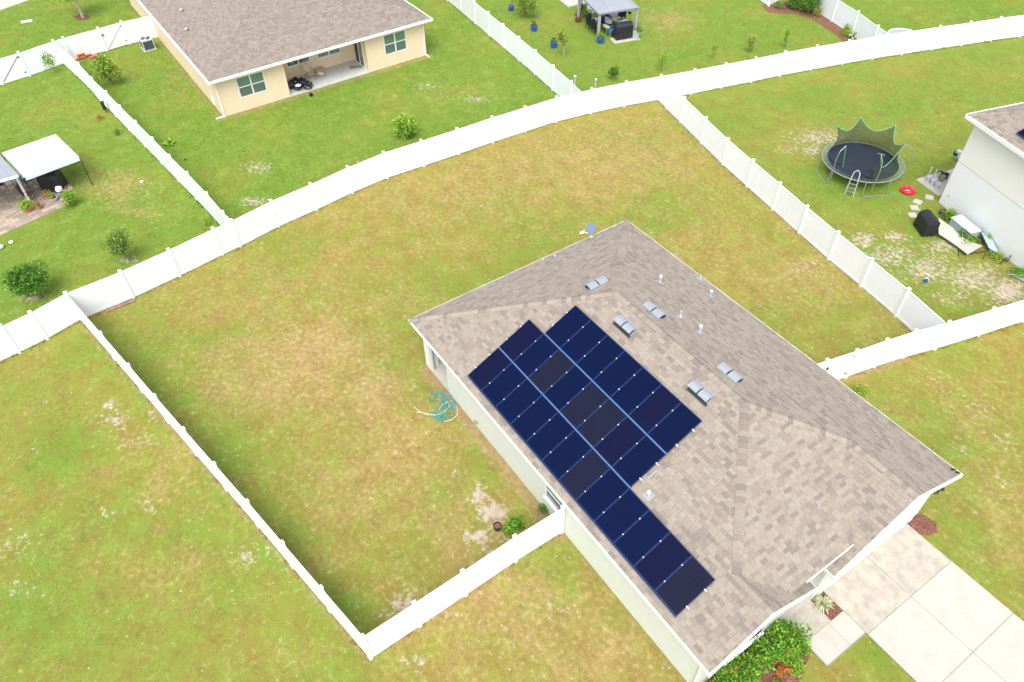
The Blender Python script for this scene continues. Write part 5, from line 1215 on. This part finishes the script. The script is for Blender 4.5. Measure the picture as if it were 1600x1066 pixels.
# white canopy
ct = thing('canopy_tent', 'white pop up canopy tent over the grill at the left', 'canopy tent', P(60, 285))
cb = P(60, 285); cs = [P(2, 239, 1.97) - cb, P(86.5, 209.5, 1.97) - cb, P(123.5, 245, 1.97) - cb, P(37.5, 277, 1.97) - cb]
ctr = sum(cs, Vector()) / 4; pk = ctr + Vector((0, 0, .78))
b = MB()
for i in range(4): b.poly([cs[i], cs[(i + 1) % 4], cs[i].lerp(cs[(i + 1) % 4], .5).lerp(pk, .96) * 1.0 if False else pk])
b.build('canopy_top', CANV, ct)
b = MB()
for i in range(4):
    a, c = cs[i], cs[(i + 1) % 4]; dn = Vector((0, 0, -.24)); n = 8
    for k in range(n):
        p, q_ = a.lerp(c, k / n), a.lerp(c, (k + 1) / n); b.poly([p, q_, q_ + dn, p + dn])
b.build('valance', CANV, ct)
for i in range(4): MB().tube([Vector((cs[i].x, cs[i].y, 1.95)), Vector((cs[i].x, cs[i].y, 0))], .022, 6).build('leg', BLACKM, ct)
b = MB()
for i in range(4):
    a, c = cs[i], cs[(i + 1) % 4]; m1 = a.lerp(c, .5); a = a.lerp(ctr, .06); c = c.lerp(ctr, .06); m1 = m1.lerp(ctr, .06); b.tube([a + Vector((0, 0, -.4)), m1 + Vector((0, 0, -.15)), c + Vector((0, 0, -.4))], .012, 5); b.tube([a + Vector((0, 0, -.15)), m1 + Vector((0, 0, -.42)), c + Vector((0, 0, -.15))], .012, 5)
b.build('truss', BLACKM, ct)
# grey metal roofed pergola
pb_ = P(47, 316); pg = thing('metal_pergola', 'grey metal roofed pergola with white posts at the left edge', 'pergola', pb_)
c0 = P(27, 272, 2.35); dA = (P(-40, 291, 2.35) - c0); dB_ = (P(0, 247, 2.35) - c0)
dA.normalize(); dB_.normalize(); n = 8; b = MB()
rc = [c0, c0 + dA * 4, c0 + dA * 4 + dB_ * 3.4 + Vector((0, 0, .5)), c0 + dB_ * 3.4 + Vector((0, 0, .5))]
rc = [v - pb_ for v in rc]; b.poly(rc); b.poly([v - Vector((0, 0, .05)) for v in rc][::-1])
for i in range(4): b.poly([rc[i], rc[i] - Vector((0, 0, .05)), rc[(i + 1) % 4] - Vector((0, 0, .05)), rc[(i + 1) % 4]])
b.build('roof', GROOF, pg)
b = MB()
for i in range(0, 11):
    a = rc[0].lerp(rc[1], i / 10) + Vector((0, 0, .01)); c = rc[3].lerp(rc[2], i / 10) + Vector((0, 0, .01)); b.bar(a, c, .03, .03)
b.build('roof_ribs', GROOF, pg)
b = MB(); b.bar(rc[0] + Vector((0, 0, -.12)), rc[1] + Vector((0, 0, -.12)), .1, .14); b.build('beam', WHITE, pg)
pp_ = Vector((0, 0, 0)); tp_ = P(24, 279, 2.2) - pb_
for k_ in range(2):
    off = dA * 3.6 * k_; b = MB(); b.bar(Vector((0, 0, 0)) + off, Vector((0, 0, 2.25)) + off, .12, .12); b.build('post', WHITE, pg)
b = MB(); b.bar(Vector((0, 0, 1.7)), Vector((0, 0, 2.2)) + dA * .55, .08, .08); b.build('brace', WHITE, pg)
lounge_chair(P(48, 291, .05), R_(200), 'teal seated patio chair under the edge of the canopy tent', mat('teal_cloth', (.02, .16, .20), .7), group='patio chairs at the left')
lounge_chair(P(50, 312, .05), R_(150), 'brown slatted chair beside the white pergola post', BROWN, group='patio chairs at the left')
lounge_chair(P(33, 290, .05), R_(20), 'pale blue patio chair behind the pergola post', PLAS, group='patio chairs at the left')
lounge_chair(P(4, 298, .05), R_(100), 'black patio chair at the left edge under the pergola', BLACK, group='patio chairs at the left')
pot('terracotta pot with spiky yellow green plant on the paver patio', P(45, 330, .05), .18, .24, .26, TERRA, [LF_YEL, LF_LT], 1, n=420, ph_=.55, pr_=.40, ls=.13)
pot('small terracotta pot with orange plant right of the yellow green one', P(62, 326, .05), .11, .15, .22, TERRA, [LF_RED, LF_LT], 2, n=90, ph_=.25, pr_=.15)
pot('terracotta pot with red flowering plant near the grill pad', P(77, 310, .05), .12, .16, .22, TERRA, [LF_RED, LF_YEL], 3, n=160, ph_=.35, pr_=.22)
pot('low grey pot with olive plant beside the grill pad', P(86, 313, .05), .14, .2, .2, PLAS, [LF_OLV, LF_LT], 4, n=240, ph_=.35, pr_=.28)
bf = thing('bird_feeder', 'black feeder box hanging on the fence of the tent yard', 'feeder', P(166, 176)); MB().box(-.1, .1, -.1, .1, .25, .75).build('box', BLACKM, bf); b = MB(); b.box(-.13, .13, -.13, .13, .75, .78); b.build('lid', BLACKM, bf); MB().tube([(0, 0, 0), (0, 0, .25)], .02, 6).build('post', BLACKM, bf)
for (a, b_), lb, m_, s in (((18, 380), 'white ball left of the round dark tree', WHITE, .13), ((2, 388), 'pale blue toy at the left edge on the lawn', PLAS, .2), ((222, 285), 'small white disc on the tent yard lawn', WHITE, .11)):
    o = MB(); lump(o, (0, 0, s * .5), s, s * .9, s * .5, random.Random(4), amp=.08); o = o.build('lawn_toy', m_, None, P(a, b_)); tag(o, lb, 'toy')
o = MB().box(-.42, .42, -.2, .2, 0, .06).box(-.38, .38, -.16, .16, .06, .075).build('utility_cover', WHITE, None, P(42, 34)); o.rotation_euler.z = R_(78); tag(o, 'flat white utility cover on the lawn at the upper left', 'utility cover')
# street at the top left corner
st = MB(); st.prism(ccw(px2([(0, 17), (47, 0), (140, -34), (60, -120), (-200, -60), (-100, 45)])), 0, .04); o = st.build('pavement', CONC); tag(o, kind='structure')
# mulch at upper right
bed(ccw(px2([(1190, 8), (1200, 20), (1240, 22), (1270, 31), (1300, 50), (1318, 66), (1335, 66), (1300, 33), (1283, 18), (1240, 0), (1205, 8)])), 500, 5)
bed(ccw(px2([(115, 26), (126, 22), (142, 25), (138, 31), (122, 32)])), 150, 6)

# ------------------------------------------------------------------ gazebo yard
gz_c = [P(936, 21.5, 2.05), P(999, 11.5, 2.05)]
gb = P(936, 57); gzb = thing('gazebo', 'gazebo with pale grey ribbed metal roof and grey posts at the top edge', 'gazebo', gb)
e = (gz_c[1] - gz_c[0]); gw_ = e.length; e.normalize(); bk_ = Vector((-e.y, e.x, 0))
A_ = gz_c[0] - gb; Bp = gz_c[1] - gb; Cq = Bp + bk_ * 4.2; Dq = A_ + bk_ * 4.2; r1 = A_.lerp(Dq, .42) .lerp(Bp.lerp(Cq, .42), .18) + Vector((0, 0, .75)); r2 = A_.lerp(Dq, .58).lerp(Bp.lerp(Cq, .58), .82) + Vector((0, 0, .75))
r1 = A_.lerp(Bp, .5) + bk_ * 1.65 + Vector((0, 0, .62)); r2 = A_.lerp(Bp, .5) + bk_ * 2.55 + Vector((0, 0, .62))
b = MB(); b.poly([A_, Bp, r1]); b.poly([Bp, Cq, r2, r1]); b.poly([Cq, Dq, r2]); b.poly([Dq, A_, r1, r2]); b.build('roof', GROOF, gzb)
b = MB()
for i in range(1, 12):
    p = A_.lerp(Bp, i / 12); f = 1 - abs(i / 12 - .5) * 2; b.bar(p + Vector((0, 0, .012)), p + bk_ * 1.65 * f + Vector((0, 0, .62 * f + .012)), .03, .025)
b.build('roof_ribs', GROOF, gzb)
b = MB()
for a, c in ((A_, Bp), (Bp, Cq), (Cq, Dq), (Dq, A_)): b.bar(a + Vector((0, 0, -.06)), c + Vector((0, 0, -.06)), .06, .12)
b.build('beam', mat('grey_frame', (.22, .23, .25), .5), gzb)
GP = mat('grey_post', (.40, .40, .44), .5)
ins = (e + bk_) * .12; in2 = (-e + bk_) * .12
for p in (A_ + ins, Bp + in2, Cq - ins, Dq - in2):
    b = MB(); b.box(p.x - .08, p.x + .08, p.y - .08, p.y + .08, 0, 1.97); b.build('post', GP, gzb)
b = MB(); p = A_ + ins; b.bar(p + Vector((0, 0, 1.5)), p + e * .5 + Vector((0, 0, 1.95)), .06, .06); p = Bp + in2; b.bar(p + Vector((0, 0, 1.5)), p - e * .5 + Vector((0, 0, 1.95)), .06, .06); b.build('brace', GP, gzb)
hb_ = thing('hanging_basket', 'dark hanging basket under the right front corner of the gazebo', 'basket', P(984, 20, 1.4)); b = MB(); b.lathe([(.03, -.14), (.12, -.06), (.15, .04), (.02, .06)], 12); b.build('bowl', BLACKM, hb_); MB().tube([(0, 0, .05), (0, 0, .5)], .006, 4).build('hook', BLACKM, hb_)
# furniture under gazebo
FL = [((922, 37), 80, BLACK, 'black chair at the left side of the gazebo'), ((930, 44), 95, BLACK, 'dark chair nearest the left front post of the gazebo'), ((943, 34), 200, NAVY, 'navy cushioned chair behind the left post of the gazebo'), ((952, 27), 180, NAVY, 'navy cushioned chair at the middle of the gazebo'), ((965, 34), 20, NAVY, 'navy cushioned chair at the front of the gazebo table'), ((971, 26), 240, NAVY, 'navy chair at the far right of the gazebo table'), ((954, 48), -10, BLUEC, 'bright blue camping chair beside the covered grill')]
for (a, b_), an, m_, lb in FL: lounge_chair(P(a, b_ + 9), R_(an), lb, m_, PLAS if m_ is BLUEC else BLACKM, group='chairs in the gazebo', name='garden_chair')
gt = thing('garden_table', 'low table with pale clutter on it under the gazebo', 'table', P(960, 36)); MB().box(-.5, .5, -.4, .4, .45, .5).build('tabletop', TANM, gt)
for sx in (-1, 1):
    for sy in (-1, 1): MB().box(sx * .42 - .03, sx * .42 + .03, sy * .32 - .03, sy * .32 + .03, 0, .45).build('leg', BLACKM, gt)
r = random.Random(9)
cl_l = [((958, 27), 'grey striped cushion lying at the back of the gazebo seats'), ((964, 24), 'pale lilac cushion topmost in the gazebo'), ((968, 29), 'white cushion on the right gazebo seat'), ((949, 33), 'cream patterned cushion near the left gazebo post'), ((971, 36), 'white folded towel beside the covered grill'), ((947, 43), 'white box shaped cushion left of the blue camping chair'), ((930, 32), 'pale round cushion on the left black chair'), ((977, 35), 'small white item right of the towel near the grill'), ((961, 31), 'pale green cushion in the middle of the gazebo')]
CU_ = [mat('pale_cushion', (.70, .70, .78), .8, .15, 8), mat('white_cushion', (.78, .75, .76), .8, .1, 8), mat('cream_cushion', (.60, .55, .40), .8, .2, 8)]
for k_, ((a, b_), lb) in enumerate(cl_l):
    o = MB(); lump(o, (0, 0, .08), (.42 if k_ < 4 else .32), .34, .13, r, amp=.12, n=12); o = o.build('cushion', CU_[k_ % 3], None, P(a, b_, .52)); o.rotation_euler = (r.uniform(-.4, .4), r.uniform(-.3, .3), r.uniform(0, 3)); tag(o, lb, 'cushion', 'cushions and clutter in the gazebo')
gp = MB().box(-1.0, 1.15, -.45, .5, 0, .05).build('grill_slab', CONC, None, P(975, 62)); gp.rotation_euler.z = math.atan2(e.y, e.x); tag(gp, kind='structure')
grill('wide black covered grill in front of the gazebo', P(972, 59, .05), math.atan2(e.y, e.x), 1.35, .75, 1.2, shelf=False)
sp2 = thing('planter_stand', 'pale planter with dark plant right of the gazebo grill', 'planter', P(993, 60, .05)); MB().box(-.16, .16, -.16, .16, 0, .55).build('pedestal', PIPEW, sp2); crown_mb((0.15, .1, .65), .35, .35, .25, 260, .09, random.Random(2), 8, lambda q_: q_.randrange(2)).build('foliage', [LF_DK, LF_OLV], sp2)
GPOT = 'blue glazed pots in the gazebo yard'
pot('blue glazed pot with bushy plant left of the sapling', P(865.5, 74), .24, .27, .42, BLUE, [LF_MID, LF_OLV], 11, GPOT, n=300, ph_=.4, pr_=.26)
pot('blue glazed pot beside the large green bush', P(834.5, 48), .24, .27, .42, BLUE, [LF_MID, LF_OLV], 12, GPOT, n=300, ph_=.4, pr_=.26)
pot('blue glazed pot in front of the left gazebo post', P(938, 67), .24, .29, .42, BLUE, [LF_LT, LF_MID], 13, GPOT, n=340, ph_=.5, pr_=.34)
pot('half hidden blue pot by the fence at the top edge', P(799, 16), .22, .25, .36, BLUE, [LF_OLV], 14, GPOT, n=60, ph_=.8, pr_=.12)
pot('dark blue pot with orange plant behind the pale pole', P(903, 27), .2, .24, .35, BLUE, [LF_RED, LF_OLV], 15, GPOT, n=220, ph_=.4, pr_=.26)
pot('brown pot with dried plant at the foot of the pale pole', P(903, 34), .2, .24, .22, BROWN, [LF_OLV, LF_RED], 16, n=160, ph_=.25, pr_=.24)
pot('black pot with blue rim beside the gazebo path stones', P(913, 14), .16, .2, .3, BLACKM, None, 17)
tree('low_bush', 'leafy bush between the pale pole and the gazebo', 'bush', 914, 28, .8, .5, .05, [LF_MID, LF_YEL], 700, .09, seed=50, tr=.02)
o = thing('pale_pole', 'tall pale wooden pole left of the gazebo', 'pole', P(905, 28)); MB().tube([(0, 0, 0), (.0, .0, 2.6)], .06, 8).build('pole', BARKL, o); MB().tube([(.12, .1, .6), (.12, .1, 2.9)], .05, 8).build('dark_pole', BLACKM, o)
for (a, b_), lb in (((917, 12), 'square path stone nearest the top edge by the gazebo'), ((920, 15.5), 'middle square path stone beside the gazebo'), ((924, 19.5), 'lowest square path stone beside the gazebo')):
    o = MB().box(-.24, .24, -.2, .2, 0, .045).build('path_stone', CONC, None, P(a, b_)); o.rotation_euler.z = .8; tag(o, lb, 'paving stone', 'path stones by the gazebo')
# white shed base / plastic house at the top
o = MB(); o.prism(ccw(px2([(872, 0), (888, 12.5), (925, 3), (915, -18), (880, -20)])), 0, .10); o = o.build('raised_slab', CONC); tag(o, kind='structure')
ob = P(889, 3); o = thing('toy_box', 'white box with blue lid standing on the pale slab at the top edge', 'box', P(889, 4, .1)); MB().box(-.22, .22, -.2, .2, 0, .42).build('body', WHITE, o); MB().box(-.24, .24, -.22, .22, .42, .47).build('lid', mat('soft_blue', (.10, .25, .62), .5), o)
# white vent pipes at the fence
for (a, b_, h), lb in (((897.5, 138, .95), 'taller white capped pipe behind the back fence'), ((930, 141, .85), 'shorter white capped pipe right of the other behind the fence')):
    b = MB(); b.lathe([(.055, 0), (.055, h - .12), (.10, h - .12), (.10, h - .05), (.05, h)], 12); o = b.build('capped_pipe', PIPEW, None, P(a, b_)); tag(o, lb, 'pipe', 'white capped pipes behind the back fence')
# paddling pool beyond fence
pp = thing('paddling_pool', 'round pool with pale rim half hidden behind the back fence at upper right', 'pool', P(1408, 62)); b = MB(); b.tube(circ(1.05, .38, 36), .05, 8, closed=True); b.build('rim', WHITE, pp); b = MB(); b.lathe([(1.02, 0), (1.05, .34)], 36); b.build('side', mat('pool_side', (.45, .48, .55), .5), pp); MB().lathe([(1.02, .375), (1.02, .385)], 36).build('cover_sheet', mat('pool_grey', (.33, .34, .42), .5, .1, 3), pp)
# edging bricks at back fence corner, stones along wall
o = MB(); r = random.Random(2)
for k_ in range(14):
    f = k_ / 13; p = P(168 + 42 * f, 486 - 16 * f); o.box(p.x - .12, p.x + .12, p.y - .05, p.y + .05, 0, .05 + r.random() * .02)
o = o.build('edging_bricks', mat('brown_brick', (.26, .17, .12), .9, .2, 5, island=.2)); tag(o, 'broken row of brown edging bricks at the foot of the back fence', 'edging')
# small pale stones and rubbish scattered on the lawns
r = random.Random(77); sts = MB(); k_ = 0
while k_ < 230:
    px_, py_ = r.uniform(0, 1600), r.uniform(60, 1066); p = P(px_, py_)
    if any(x0 < p.x < x1 and y0 < p.y < y1 for x0, x1, y0, y1 in NOGRASS): continue
    k_ += 1; lump(sts, (p.x, p.y, .012), r.uniform(.02, .055), r.uniform(.02, .05), .015, r, n=6, k=3)
o = sts.build('pebbles', mat('pale_stone', (.42, .38, .30), .9, .15, 5, island=.2)); tag(o, 'small pale stones scattered over the lawns', 'stones', kind='stuff')
